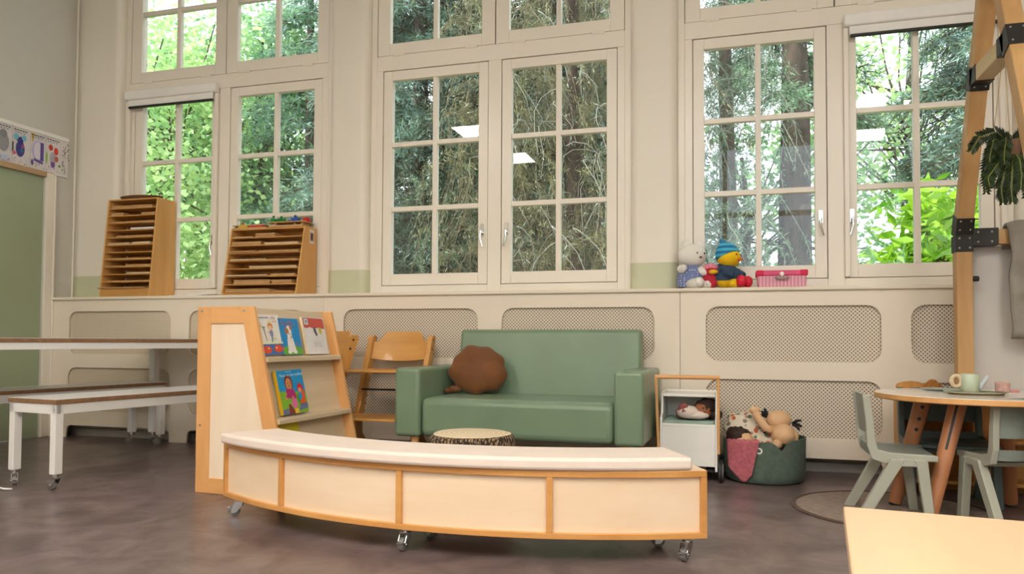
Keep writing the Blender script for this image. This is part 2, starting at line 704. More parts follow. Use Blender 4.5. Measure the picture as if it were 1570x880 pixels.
def struct(o):
    o['kind'] = 'structure'
    return o


def thing(name, label, cat, loc=(0, 0, 0), rz=0.0, group=None):
    o = bpy.data.objects.new(name, None)
    col.objects.link(o)
    o.empty_display_size = 0.05
    o.location = loc
    o.rotation_euler = (0, 0, rz)
    return tag(o, label, cat, group)


def copy_tree(o, parent=None):
    c = o.copy()
    col.objects.link(c)
    c.parent = parent
    for ch in list(o.children):
        copy_tree(ch, c)
    return c


# ================================================================== room shell
WY = 4.615          # front of the radiator casing
PY = 4.83           # face of the piers
FY = 4.90           # face of the window frames
XL, XR, YB, CZ = -5.08, 3.6, -3.2, 4.25
SILL = 1.075
WC = (-3.737, -1.549, 0.629)
HW = 0.94

b = MB().box(XL - 0.4, XR, YB, 4.9, -0.1, 0)
struct(b.build('floor', floor_mat()))
b = MB().box(XL - 0.2, XR + 0.2, YB - 0.2, 5.2, CZ, CZ + 0.15)
struct(b.build('ceiling', CEIL))


def pier(x0, x1, left, right):
    """rounded-corner pier outline"""
    r = 0.055
    pts = [(x0, 5.12)]
    if left:
        pts += [(x0 + r - r * math.cos(R(a)), PY + r - r * math.sin(R(a))) for a in range(0, 91, 15)]
    else:
        pts.append((x0, PY))
    if right:
        pts += [(x1 - r + r * math.sin(R(a)), PY + r - r * math.cos(R(a))) for a in range(0, 91, 15)]
    else:
        pts.append((x1, PY))
    pts.append((x1, 5.12))
    return pts


def grow(pts, d):
    cx = sum(p[0] for p in pts) / len(pts)
    return [(p[0] + (d if p[0] > cx else -d), p[1] - (d if p[1] < 5.0 else 0)) for p in pts]


piers = [(XL, WC[0] - HW, False, True), (WC[0] + HW, WC[1] - HW, True, True),
         (WC[1] + HW, WC[2] - HW, True, True), (WC[2] + HW, XR, True, False)]
b = MB()
for p in piers:
    b.prism(pier(*p), 1.0, CZ, 'z')
b.box(XL, XR, PY, 5.12, 0, 1.06)
b.box(XL, XR, PY + 0.03, 5.12, 4.02, CZ)
wall_w = struct(b.build('wall_window', CREAM, smooth=30))
for p in piers:
    bb = MB().prism(grow(pier(*p), 0.004), SILL, 1.258, 'z')
    bb.build('dado_band', GREENBAND, wall_w, smooth=30)

# left wall with the green door
DJ = 4.535          # hinge-side jamb of the door
b = MB().box(XL - 0.2, XL, DJ, 5.12, 0, CZ)
b.box(XL - 0.2, XL, 3.55, DJ, 2.04, CZ)
b.box(XL - 0.2, XL, YB, 3.55, 0, CZ)
wall_l = struct(b.build('wall_left', LEFTWALL))
b = MB().box(XL - 0.05, XL - 0.012, 3.56, DJ, 0.003, 2.035)
d1 = struct(b.build('door_1', DOORG, bevel=0.003))
b = MB().cyl((XL - 0.012, 3.66, 1.05), (XL + 0.04, 3.66, 1.05), 0.011).cyl((XL + 0.04, 3.65, 1.05), (XL + 0.04, 3.79, 1.05), 0.011)
b.build('door_handle', STEEL, d1, smooth=40)
b = MB().box(XL, XL + 0.022, DJ, DJ + 0.065, 0, 2.04).box(XL, XL + 0.022, 3.48, 3.55, 0, 2.04)
b.box(XL, XL + 0.03, DJ + 0.065, DJ + 0.08, 0, 2.03)
struct(b.build('trim_1', FRAME, bevel=0.004))
b = MB().box(XL, XL + 0.02, 3.48, DJ + 0.065, 2.005, 2.045)
struct(b.build('trim_2', wood('door_head_wood', (196, 164, 124), (176, 144, 106), 'y')))
b = MB().cyl((XL + 0.035, 4.775, SILL), (XL + 0.035, 4.775, CZ), 0.007, n=10)
struct(b.build('trim_3', CREAM, smooth=40))
b = MB().box(XL, XL + 0.015, YB, 3.48, 0, 0.1)
struct(b.build('baseboard_left', FRAME))

# right wall, and the wall behind the camera with its own large window opening
b = MB().box(XR, XR + 0.2, YB, 5.12, 0, CZ)
struct(b.build('wall_right', CREAM))
b = MB().box(XL, XR, YB - 0.2, YB, 0, 1.7).box(XL, XR, YB - 0.2, YB, 4.1, CZ)
b.box(XL, -1.6, YB - 0.2, YB, 1.7, 4.1).box(3.0, XR, YB - 0.2, YB, 1.7, 4.1)
struct(b.build('wall_behind', CREAM))
b = MB()
for x in (-1.6, -0.1, 1.45, 2.92):
    b.box(x, x + 0.08, YB - 0.14, YB - 0.06, 1.7, 4.1)
for z in (1.7, 2.86, 4.02):
    b.box(-1.6, 3.0, YB - 0.14, YB - 0.06, z, z + 0.08)
w4 = struct(b.build('window_4', FRAME))
for x in (-1.52, -0.02, 1.53):
    for z0, z1 in ((1.78, 2.86), (2.94, 4.02)):
        MB().box(x, x + 1.42, YB - 0.105, YB - 0.1, z0, z1).build('pane', GLASS, w4)

# ---------------------------------------------------------------- windows
G = 0.004


def sash(parent, x0, x1, z0, z1, st, rb, rtp, rows, handle=None):
    y0, y1 = FY + 0.006, FY + 0.052
    gx0, gx1, gz0, gz1 = x0 + st, x1 - st, z0 + rb, z1 - rtp
    b = MB().box(x0, gx0, y0, y1, z0, z1).box(gx1, x1, y0, y1, z0, z1)
    b.box(gx0, gx1, y0, y1, z0, gz0).box(gx0, gx1, y0, y1, gz1, z1)
    s_ = b.build('sash', FRAME, parent, bevel=0.003)
    mw = 0.034
    xm = (gx0 + gx1) / 2
    MB().box(xm - mw / 2, xm + mw / 2, y0 + 0.004, y1, gz0, gz1).build('glazing_bar', FRAME, s_, bevel=0.004)
    zs = [gz0 + (gz1 - gz0) * k / rows for k in range(rows + 1)]
    for k in range(1, rows):
        MB().box(gx0, gx1, y0 + 0.005, y1 - 0.002, zs[k] - mw / 2, zs[k] + mw / 2).build('glazing_bar', FRAME, s_, bevel=0.004)
    for k in range(rows):
        for a, c in ((gx0, xm - mw / 2), (xm + mw / 2, gx1)):
            za = zs[k] + (mw / 2 if k else 0)
            zb = zs[k + 1] - (mw / 2 if k < rows - 1 else 0)
            MB().box(a - 0.002, c + 0.002, y0 + 0.026, y0 + 0.03, za - 0.002, zb + 0.002).build('pane', GLASS, s_)
    if handle:
        hx = x0 + st * 0.55 if handle < 0 else x1 - st * 0.55
        b = MB().box(hx - 0.012, hx + 0.012, y0 - 0.012, y0, 1.48, 1.56)
        b.cyl((hx, y0, 1.50), (hx, y0 - 0.035, 1.50), 0.007, n=8)
        b.tube([(hx, y0 - 0.035, 1.51), (hx - handle * 0.004, y0 - 0.04, 1.46), (hx + handle * 0.014, y0 - 0.04, 1.40)], 0.006, 8)
        b.build('window_handle', CHROME, s_, smooth=40)
    return s_


for wi, c in enumerate(WC):
    b = MB()
    yb = 5.02
    x0, x1 = c - HW, c + HW
    for sgn in (-1, 1):
        a, d = sorted((c + sgn * HW, c + sgn * 0.897))
        b.box(a, d, FY, yb, SILL, 4.02)
        a, d = sorted((c + sgn * 0.897, c + sgn * 0.848))
        b.box(a, d, FY, yb, SILL, 2.7)
        a, d = sorted((c + sgn * HW, c + sgn * 0.875))       # rebate behind the sashes
        b.box(a, d, FY + 0.056, yb, SILL, 4.02)
        a, d = sorted((c + sgn * 0.9, c + sgn * 0.83))
        b.box(a, d, FY + 0.056, yb, SILL, 2.7)
    b.box(c - 0.047, c + 0.047, FY, yb, SILL, 2.7)
    b.box(c - 0.066, c + 0.066, FY + 0.056, yb, SILL, 2.7)
    b.box(c - 0.03, c + 0.03, FY + 0.056, yb, 2.8, 4.0)
    b.box(c - 0.897, c + 0.897, FY, yb, 2.7, 2.81)
    b.box(c - 0.897, c + 0.897, FY + 0.056, yb, 2.68, 2.83)
    for a, d in ((c - 0.848, c - 0.047), (c + 0.047, c + 0.848)):
        b.box(a, d, FY, yb, SILL, 1.143)
        b.box(a, d, FY + 0.056, yb - 0.002, SILL, 1.165)
    b.box(c - 0.897, c + 0.897, FY, yb, 3.94, 4.02)
    win = struct(b.build('window_%d' % (wi + 1), FRAME, bevel=0.003))
    sash(win, c - 0.848 + G, c - 0.047 - G, 1.143 + G, 2.7 - G, 0.068, 0.08, 0.068, 3, handle=1)
    sash(win, c + 0.047 + G, c + 0.848 - G, 1.143 + G, 2.7 - G, 0.068, 0.08, 0.068, 3, handle=-1)
    for (xa, xb) in ((c - 0.897 + G, c - 0.004), (c + 0.004, c + 0.897 - G)):
        s_ = sash(win, xa, xb, 2.81 + G, 3.94 - G, 0.095, 0.085, 0.085, 2)
        for hx in (xa + 0.17, xb - 0.17):
            MB().box(hx - 0.045, hx + 0.045, FY - 0.004, FY + 0.006, 2.80, 2.822).build('hinge', FRAME, s_, bevel=0.003)


def blind(xa, xb, label):
    t = thing('roller_blind', label, 'blind', ((xa + xb) / 2, FY, 2.64), group='roller blinds in the windows')
    hw_ = (xb - xa) / 2
    MB().box(-hw_, hw_, -0.065, -0.002, 0.02, 0.095).build('cassette', WHITE, t, bevel=0.012, seg=3)
    MB().box(-hw_ + 0.03, hw_ - 0.03, -0.05, -0.035, -0.03, 0.02).build('rolled_fabric', WHITE, t, bevel=0.004)
    MB().box(-hw_ + 0.035, hw_ - 0.035, -0.055, -0.03, -0.047, -0.03).build('bottom_bar', BLACK, t, bevel=0.005)
    for sgn in (-1, 1):
        MB().box(sgn * hw_ - 0.014 - 0.014 * sgn, sgn * hw_ + 0.014 - 0.014 * sgn, -0.03, -0.002, -1.49, 0.02).build('guide_rail', FRAME, t, bevel=0.003)


blind(WC[0] - 0.90, WC[0] - 0.045, 'rolled-up white blind with black bottom bar, above the tall wooden rack')
blind(WC[2] + 0.045, WC[2] + 0.90, 'rolled-up white blind with black bottom bar, beside the wooden house frame')

# ---------------------------------------------------------------- sill and radiator casing
b = MB().box(XL, XR, 4.595, FY, SILL - 0.022, SILL)
for c in WC:
    b.box(c - HW, c + HW, FY - 0.01, FY + 0.01, SILL - 0.022, SILL)
struct(b.build('trim_4', CASING, bevel=0.007, seg=3))
panels = [(-5.062, -2.693, ((-4.906, -3.955), (-3.80, -2.845)), 'left'),
          (-2.690, -0.284, ((-2.54, -1.567), (-1.405, -0.436)), 'middle'),
          (-0.281, 2.125, ((-0.133, 0.822), (0.973, 1.93)), 'right'),
          (2.128, 3.58, ((2.28, 3.43),), 'far')]
words = {'left': 'cream radiator casing panel with oval-cornered grilles behind the white benches',
         'middle': 'cream radiator casing panel with grilles behind the green sofa',
         'right': 'cream radiator casing panel with grilles behind the felt toy basket',
         'far': 'cream radiator casing panel behind the grey board of the house frame'}
for (x0, x1, vents, key) in panels:
    t = thing('radiator_casing', words[key], 'radiator cover', ((x0 + x1) / 2, WY, 0), group='radiator casing panels')
    cx = (x0 + x1) / 2
    holes = []
    for (a, d) in vents:
        for z0, z1 in ((0.64, 0.965), (0.207, 0.535)):
            holes.append(rrect(a - cx, d - cx, z0, z1, 0.075))
    out = [(x0 - cx, SILL - 0.022), (x0 - cx, 0.0)]
    for (a, d) in vents:
        a, d = a - cx, d - cx
        out += [(a, 0.0), (a, 0.05)] + [(a + 0.04 - 0.04 * math.cos(R(q)), 0.052 + 0.04 * math.sin(R(q))) for q in (15, 30, 45, 60, 75, 90)]
        out += [(d - 0.04 + 0.04 * math.sin(R(q)), 0.052 + 0.04 * math.cos(R(q))) for q in (0, 15, 30, 45, 60, 75)] + [(d, 0.05), (d, 0.0)]
    out += [(x1 - cx, 0.0), (x1 - cx, SILL - 0.022)]
    plate('face_board', out, holes, 0, 0.02, 'y', CASING, t)
    for (a, d) in vents:
        for z0, z1 in ((0.64, 0.965), (0.207, 0.535)):
            MB().box(a - cx - 0.03, d - cx + 0.03, 0.021, 0.025, z0 - 0.03, z1 + 0.03).build('grille', PERF_S if d < -2.6 else PERF_D, t)
b = MB().box(XL, XR, 4.735, 4.755, 0, 0.052)
struct(b.build('baseboard_window', M('grey_kickboard', (176, 172, 164), 0.5)))

# ceiling lamps (seen only as reflections in the panes)
DIFF = emit_mat('lamp_diffuser', (1.0, 0.92, 0.82), LAMP)
for lx, wx_ in ((-3.25, 'above the white table side'), (-0.75, 'above the middle of the room'), (1.76, 'above the house frame side')):
    for ly, wy_ in ((0.25, 'nearer the windows'), (-1.3, 'farther from the windows')):
        t = thing('ceiling_panel_lamp', 'square ceiling panel lamp %s, %s' % (wx_, wy_), 'lamp', (lx, ly, 3.6), group='ceiling panel lamps')
        MB().box(-0.32, 0.32, -0.32, 0.32, 0.008, 0.05).build('housing', WHITE, t, bevel=0.005)
        MB().box(-0.30, 0.30, -0.30, 0.30, 0.0, 0.006).build('diffuser', DIFF, t)
        for sx in (-0.25, 0.25):
            MB().cyl((sx, 0, 0.05), (sx, 0, CZ - 3.6), 0.003, n=6).build('hanger', STEEL, t)

# ================================================================== furniture
def caster(parent, x, y, h, wheel_r, rz=0.0):
    """swivel castor: fork with plate, wheel as its own piece"""
    b = MB().cyl((0, 0, h - 0.006), (0, 0, h), 0.026, n=14)
    b.cyl((0, 0, h - 0.018), (0, 0, h - 0.006), 0.014, n=12)
    for sx in (-1, 1):
        b.prism([(-0.016, h - 0.018), (0.016, h - 0.018), (0.034, wheel_r + 0.008), (0.032, wheel_r - 0.012), (0.014, wheel_r - 0.010), (-0.01, wheel_r + 0.016)],
                sx * 0.014 - 0.0015, sx * 0.014 + 0.0015, 'x')
    b.box(-0.0155, 0.0155, -0.018, 0.018, h - 0.021, h - 0.017)
    b.cyl((-0.017, 0.022, wheel_r), (0.017, 0.022, wheel_r), 0.005, n=8)
    b.box(-0.012, 0.012, 0.036, 0.052, wheel_r + 0.006, wheel_r + 0.012)
    c = b.build('castor', CHROME, parent, loc=(x, y, 0), rot=(0, 0, rz), smooth=35)
    MB().cyl((-0.010, 0.022, wheel_r), (0.010, 0.022, wheel_r), wheel_r, n=20).build('wheel', GREYRUB, c, bevel=0.003, smooth=35)
    return c


# ---- curved storage bench
BC = (-0.979, 4.57)
A0, A1 = -R(31.9), R(25.4)
ANG = [-R(31.9), -R(19.6), -R(4.1), R(10.7), R(25.4)]
RO, RI, BZ0, BZ1 = 2.112, 1.83, 0.082, 0.312
t = thing('curved_storage_bench', 'long curved storage bench with birch panels and cream top pad on castors', 'bench', (BC[0], BC[1], 0))
O = (0, 0)
MB().sector(O, RI, RO, A0, A1, BZ0, BZ0 + 0.02, 40).build('base_board', EDGE, t, bevel=0.002)
MB().sector(O, RI, RO, A0, A1, BZ1 - 0.022, BZ1, 40).build('top_board', [EDGE], t, bevel=0.002)
MB().sector(O, RI + 0.001, RO - 0.004, A0 + 0.001, A1 - 0.001, BZ1, BZ1 + 0.0015, 40).build('top_laminate', BIRCHX, t)
for i, a in enumerate(ANG):
    hw_ = 0.0052
    a0, a1 = a - hw_, a + hw_
    if i == 0:
        a0, a1 = a, a + 2 * hw_
    if i == 4:
        a0, a1 = a - 2 * hw_, a
    MB().sector(O, RI + 0.002, RO, a0, a1, BZ0 + 0.02, BZ1 - 0.022, 1).build('upright', EDGE, t, bevel=0.0015)
for i in range(4):
    a0 = ANG[i] + (0.0052 if i else 0.0104)
    a1 = ANG[i + 1] - (0.0052 if i < 3 else 0.0104)
    MB().sector(O, RO - 0.028, RO - 0.014, a0, a1, BZ0 + 0.02, BZ1 - 0.022, 10).build('front_panel', BIRCHX, t, smooth=30)
    MB().sector(O, RI + 0.014, RI + 0.026, a0, a1, BZ0 + 0.02, BZ1 - 0.022, 10).build('rear_panel', BIRCHX, t, smooth=30)
pad = MB().sector((-0.035, -0.028), 1.835, 2.105, A0 + 0.03, A1 - 0.004, BZ1 + 0.002, BZ1 + 0.046, 40)
pad.build('seat_pad', PAD, t, bevel=0.012, seg=3, smooth=50)
for a, rr, rz in ((-R(30.3), 2.06, R(115)), (-R(29), 1.89, R(40)), (-R(4.0), 2.06, R(178)), (-R(3), 1.89, R(70)), (R(23.9), 2.065, R(160)), (R(23.2), 1.9, R(95))):
    caster(t, rr * math.sin(a), -rr * math.cos(a), BZ0, 0.024, rz)

# ---- book display case
t = thing('book_display_case', 'beech framed book display case with birch side panel and sloping ledges', 'bookcase', (-2.532, 3.141, 0), R(-2.5))
HB = 0.914
XT, XB = 0.330, 0.545          # front corner of the side frame, top and bottom
WB = 0.70
PW_ = 0.078


def fx(z):
    return XB + (XT - XB) * z / HB


for k, y0 in enumerate((0.0, WB - 0.022)):
    y1 = y0 + 0.022
    MB().prism([(0, 0), (PW_, 0), (PW_, HB), (0, HB)], y0, y1, 'y').build('rear_post', BEECH, t, bevel=0.003)
    MB().prism([(fx(0) - PW_, 0), (fx(0), 0), (fx(HB), HB), (fx(HB) - PW_, HB)], y0, y1, 'y').build('sloping_post', BEECH, t, bevel=0.003)
    zt = HB - 0.083
    MB().prism([(PW_, zt), (fx(zt) - PW_, zt), (fx(HB) - PW_, HB), (PW_, HB)], y0, y1, 'y').build('top_rail', BEECHX, t, bevel=0.002)
    MB().prism([(PW_, 0), (fx(0) - PW_, 0), (fx(0.075) - PW_, 0.075), (PW_, 0.075)], y0, y1, 'y').build('bottom_rail', BEECHX, t, bevel=0.002)
    MB().prism([(PW_, 0.075), (fx(0.075) - PW_, 0.075), (fx(zt) - PW_, zt), (PW_, zt)], y0 + 0.007, y1 - 0.005, 'y').build('side_panel', BIRCH, t)
    for sx, sz in ((0.025, HB - 0.02), (fx(HB) - 0.055, HB - 0.02), (0.025, 0.33)):
        yy = y0 if k == 0 else y1
        MB().cyl((sx, yy - 0.0015, sz), (sx, yy + 0.0015, sz), 0.006, n=10).build('screw_cap', STEEL, t)
# sloping back board and ledges
yi0, yi1 = 0.022, WB - 0.022
rec = 0.055
MB().prism([(fx(0.03) - rec - 0.008, 0.03), (fx(0.03) - rec, 0.03), (fx(HB) - rec, HB - 0.005), (fx(HB) - rec - 0.008, HB - 0.005)], yi0, yi1, 'y').build('back_board', ASH, t)
lx = []
for z in (0.10, 0.375, 0.672):
    x0 = fx(z) - rec
    MB().prism([(x0, z - 0.02), (x0 + rec + 0.014, z - 0.028), (x0 + rec + 0.014, z - 0.006), (x0, z)], yi0, yi1, 'y').build('ledge', BIRCHX if False else ASH, t, bevel=0.002)
    lx.append((x0, z))
MB().prism([(0.0, HB - 0.03), (fx(HB) - rec, HB - 0.03), (fx(HB) - rec, HB - 0.01), (0.0, HB - 0.01)], yi0, yi1, 'y').build('top_board', BEECHY, t)
MB().prism([(0.0, 0.02), (0.012, 0.02), (0.012, HB - 0.03), (0.0, HB - 0.03)], yi0, yi1, 'y').build('rear_board', BIRCH, t)
case = t

# ---- picture books leaning on the ledges
slope = math.atan2(XB - XT, HB)


def book(label, ledge, y, wd, ht, th, cover, spine, shapes, texts=(), lean=0.0):
    x0, z0 = lx[ledge]
    t = thing('picture_book', label, 'book', (0, 0, 0))
    # local: x right along ledge, y up the cover, z out of the cover
    ux = Vector((0, 1, 0))
    uy = Vector((-math.sin(slope), 0, math.cos(slope)))
    uz = ux.cross(uy)
    T = Matrix(((ux.x, uy.x, uz.x, 0), (ux.y, uy.y, uz.y, 0), (ux.z, uy.z, uz.z, 0), (0, 0, 0, 1)))
    org = Vector((x0 + 0.006, y, z0 + 0.002)) + uz * 0.002
    CW = Matrix.LocRotScale(Vector((-2.532, 3.141, 0)), Euler((0, 0, R(-2.5))), None)
    t.matrix_world = CW @ Matrix.Translation(org) @ T @ Matrix.Rotation(lean, 4, 'Z')
    MB().box(0, wd, 0, ht, 0, 0.0025).build('back_cover', S(cover), t)
    MB().box(0.001, wd - 0.003, 0.003, ht - 0.003, 0.0025, th - 0.0025).build('page_block', PAPER, t)
    MB().box(-0.0015, 0.0012, 0, ht, 0, th).build('spine', S(spine), t)
    fc = MB().box(0, wd, 0, ht, th - 0.0025, th).build('front_cover', S(cover), t)
    printed('cover_print', shapes, Matrix.Translation((0, 0, th)), fc, texts)
    return t


W_, Hh = 0.188, 0.206
W_ = 0.186
sh = [(rect(0, W_, 0, Hh), (238, 232, 222)), (rect(0.0, W_, 0, 0.055), (60, 110, 170)),
      ([(0, 0.05), (W_ * .3, 0.058), (W_ * .6, 0.052), (W_, 0.06), (W_, 0.045), (0, 0.045)], (60, 110, 170)),
      (rect(0, W_, 0.055, 0.066), (236, 232, 190)),
      (ell(0.05, 0.027, 0.036, 0.02, 14), (226, 78, 40)), ([(0.012, 0.022), (0.03, 0.03), (0.01, 0.042)], (226, 78, 40)),
      (ell(0.138, 0.03, 0.034, 0.02, 14), (226, 78, 40)), ([(0.168, 0.03), (0.183, 0.042), (0.182, 0.02)], (226, 78, 40)),
      (ell(0.060, 0.033, 0.005, 0.005, 8), (255, 240, 230)), (ell(0.125, 0.035, 0.005, 0.005, 8), (255, 240, 230)),
      ([(0.095, 0.066), (0.108, 0.066), (0.112, 0.10), (0.10, 0.10)], (110, 150, 140)),
      (ell(0.105, 0.11, 0.014, 0.020, 12), (138, 138, 180)),
      ([(0.075, 0.115), (0.10, 0.125), (0.10, 0.118), (0.077, 0.110)], (214, 170, 130)),
      (ell(0.103, 0.145, 0.020, 0.020, 14), (224, 130, 50)), (ell(0.101, 0.138, 0.013, 0.012, 12), (240, 205, 170)),
      ([(0.094, 0.16), (0.098, 0.176), (0.103, 0.163), (0.108, 0.178), (0.113, 0.16)], (222, 210, 110)),
      ([(0.044, 0.135), (0.054, 0.135), (0.062, 0.072), (0.058, 0.07)], (176, 140, 100)),
      (ell(0.048, 0.14, 0.014, 0.006, 10), (150, 170, 130)), ([(0.018, 0.138), (0.034, 0.142), (0.026, 0.166)], (206, 178, 130)),
      ([(0.114, 0.09), (0.135, 0.076), (0.133, 0.072), (0.112, 0.083)], (220, 180, 150)),
      (rect(0.02, 0.10, 0.188, 0.193), (150, 150, 178))]
book('white picture book with a ginger-haired figure and two orange fish', 2, 0.048, W_, Hh, 0.008, (238, 232, 222), (238, 232, 222), sh,
     [('stip', 0.024, 0.118, 0.183, (178, 80, 90), 0), ('en ik', 0.019, 0.122, 0.166, (206, 90, 100), 0)], lean=R(1.2))
W_, Hh = 0.17, 0.193
sh = [(rect(0, W_, 0, Hh), (0, 140, 208)), ([(0, 0), (W_, 0), (W_, 0.035), (0.12, 0.045), (0.05, 0.05), (0, 0.035)], (100, 170, 60)),
      ([(0.045, 0.012), (0.115, 0.012), (0.105, 0.07), (0.09, 0.12), (0.066, 0.12), (0.05, 0.07)], (236, 228, 222)),
      (ell(0.056, 0.014, 0.016, 0.009, 10), (240, 234, 228)), (ell(0.104, 0.014, 0.016, 0.009, 10), (240, 234, 228)),
      (ell(0.077, 0.122, 0.021, 0.034, 14), (240, 232, 224)), (ell(0.053, 0.128, 0.011, 0.022, 10, -0.2), (166, 110, 82)),
      (ell(0.095, 0.142, 0.010, 0.014, 10, 0.5), (166, 110, 82)), (ell(0.066, 0.124, 0.008, 0.016, 10), (166, 110, 82)),
      (ell(0.079, 0.108, 0.004, 0.004, 8), (30, 30, 30)), (ell(0.087, 0.092, 0.007, 0.006, 8), (196, 130, 100)),
      ([(0.112, 0.05), (0.128, 0.07), (0.133, 0.066), (0.118, 0.046)], (150, 120, 150)),
      ([(0.135, 0.04), (0.152, 0.058), (0.156, 0.053), (0.14, 0.036)], (150, 120, 150))]
book('blue picture book with a white dog sitting on grass', 2, 0.223, W_, Hh, 0.008, (0, 140, 208), (0, 120, 190), sh,
     [('Snuffie', 0.044, 0.012, 0.156, (170, 110, 120), R(-2))], lean=R(0.3))
W_, Hh = 0.205, 0.205
sh = [(rect(0, W_, 0, Hh), (232, 226, 224)), (rrect(0.006, W_ - 0.004, 0.152, Hh - 0.004, 0.012), (206, 84, 72)),
      ([(0.006, 0.165), (0.006, 0.148), (0.03, 0.143), (0.06, 0.15), (0.10, 0.142), (0.15, 0.148), (0.2, 0.141), (0.2, 0.165)], (206, 84, 72)),
      (rrect(0.016, 0.052, 0.163, 0.196, 0.004), (214, 220, 226)), (ell(0.034, 0.18, 0.009, 0.012, 10), (120, 140, 160)),
      (ell(0.105, 0.13, 0.012, 0.022, 10, 0.25), (84, 86, 98)), (ell(0.113, 0.112, 0.010, 0.012, 10), (84, 86, 98)),
      (ell(0.155, 0.13, 0.014, 0.02, 10, 0.25), (206, 196, 60)),
      (rect(0.075, 0.145, 0.066, 0.069), (200, 198, 200)), (rect(0.07, 0.15, 0.058, 0.061), (200, 198, 200)), (rect(0.078, 0.14, 0.05, 0.053), (200, 198, 200)),
      (rect(0.068, 0.155, 0.042, 0.045), (200, 198, 200))]
book('white book with a red top band turned back cover out', 2, 0.425, W_, Hh, 0.014, (232, 226, 224), (240, 220, 170), sh, lean=R(-0.5))
W_, Hh = 0.215, 0.222
sh = [(rect(0, W_, 0, Hh), (0, 146, 208)), ([(0, 0), (W_, 0), (W_, 0.10), (0.13, 0.11), (0, 0.118)], (128, 180, 40)),
      ([(0, 0), (0.07, 0), (0.085, 0.018), (0.05, 0.03), (0.0, 0.026)], (110, 112, 140)), ([(0.13, 0.01), (W_, 0.02), (W_, 0.048), (0.16, 0.05)], (100, 116, 150)),
      ([(0.05, 0.0), (0.11, 0.0), (0.07, 0.05), (0.055, 0.05)], (128, 50, 34)),
      (ell(0.085, 0.155, 0.034, 0.044, 16), (110, 34, 44)), (ell(0.084, 0.148, 0.025, 0.034, 16), (214, 140, 84)),
      ([(0.05, 0.118), (0.065, 0.13), (0.12, 0.12), (0.135, 0.075), (0.06, 0.08)], (180, 24, 110)),
      ([(0.04, 0.085), (0.068, 0.118), (0.076, 0.11), (0.052, 0.078)], (190, 30, 120)), (ell(0.045, 0.08, 0.009, 0.007, 8), (220, 150, 100)),
      (ell(0.105, 0.052, 0.024, 0.026, 12), (230, 110, 170)), (ell(0.10, 0.082, 0.007, 0.008, 8), (220, 150, 100)),
      ([(0.155, 0.045), (0.20, 0.045), (0.205, 0.11), (0.185, 0.125), (0.17, 0.10)], (226, 86, 24)),
      (ell(0.172, 0.125, 0.024, 0.026, 14), (206, 20, 44)), (ell(0.168, 0.114, 0.016, 0.015, 12), (222, 150, 110)),
      (ell(0.163, 0.085, 0.016, 0.020, 10), (40, 150, 214)), ([(0.14, 0.05), (0.152, 0.05), (0.15, 0.095), (0.138, 0.095)], (60, 140, 80)),
      (rect(0.095, 0.13, 0.0, 0.024), (240, 190, 40)),
      ([(0.07, 0.143), (0.098, 0.143), (0.084, 0.137)], (170, 84, 50)), (ell(0.075, 0.156, 0.003, 0.004, 6), (50, 26, 20)), (ell(0.094, 0.156, 0.003, 0.004, 6), (50, 26, 20))]
book('blue and green picture book with a woman and a red-hooded child on the middle ledge', 1, 0.115, W_, Hh, 0.02, (0, 146, 208), (226, 180, 30), sh,
     [('Noor en het wekker', 0.0235, 0.018, 0.188, (206, 236, 250), R(1)), ('annemie', 0.014, 0.075, 0.21, (170, 220, 244), 0)], lean=R(1.0))
W_, Hh = 0.17, 0.25
sh = [(rect(0, W_, 0, Hh), (206, 186, 30)), ([(0, 0), (W_, 0), (W_, .06), (0, .1)], (150, 160, 40)), ([(0.06, 0.09), (0.12, 0.09), (0.14, 0.185), (0.1, 0.15)], (170, 160, 40)),
      ([(0.09, 0.16), (0.097, 0.16), (0.105, 0.19), (0.1, 0.19)], (60, 70, 40)), ([(0.12, 0.15), (0.127, 0.15), (0.14, 0.185), (0.135, 0.187)], (60, 70, 40)), (ell(0.045, 0.16, 0.024, 0.014, 10), (230, 214, 70))]
book('yellow picture book on the lowest ledge, mostly behind the curved bench', 0, 0.06, W_, Hh, 0.01, (206, 186, 30), (180, 160, 30), sh)

# ---- sofa
t = thing('sofa', 'sage green two-seat sofa with boxy arms', 'sofa', (-1.105, 4.215, 0), R(-2))
SX = 0.70
MB().box(-0.545, 0.545, -0.335, 0.30, 0.215, 0.434).build('seat', SOFA, t, bevel=0.04, seg=4, smooth=60)
for sgn in (-1, 1):
    a, d = sorted((sgn * 0.547, sgn * 0.70))
    MB().box(a, d, -0.345, 0.335, 0.215, 0.60).build('arm', SOFA, t, bevel=0.022, seg=4, smooth=60)
MB().prism([(0.19, 0.40), (0.36, 0.26), (0.36, 0.825), (0.265, 0.825)], -0.545, 0.60, 'x').build('backrest', SOFA, t, bevel=0.025, seg=4, smooth=60)
for sx in (-0.60, 0.60):
    for sy in (-0.28, 0.28):
        MB().cyl((sx, sy, 0.0), (sx, sy, 0.218), 0.016, 0.026, n=14).build('foot', BEECH, t, smooth=40)

# ---- brown cushion on the sofa
t = thing('cushion', 'brown scalloped velvet cushion leaning in the corner of the green sofa', 'cushion', (-1.455, 4.265, 0.435), 0)
T = Matrix.LocRotScale(Vector((0, 0.035, 0.143)), Euler((R(-18), R(6), R(8))), None)


def scal(p):
    a = math.atan2(p[2], p[0])
    m = math.hypot(p[0], p[2])
    k = 1 + 0.035 * math.cos(9 * a + 0.6) * m ** 3 + 0.03 * math.cos(3 * a + 1.0) + 0.03 * math.cos(5 * a + 2)
    return k * (1 - 0.08 * max(0, math.sin(5 * a)) * m * (1 - m))


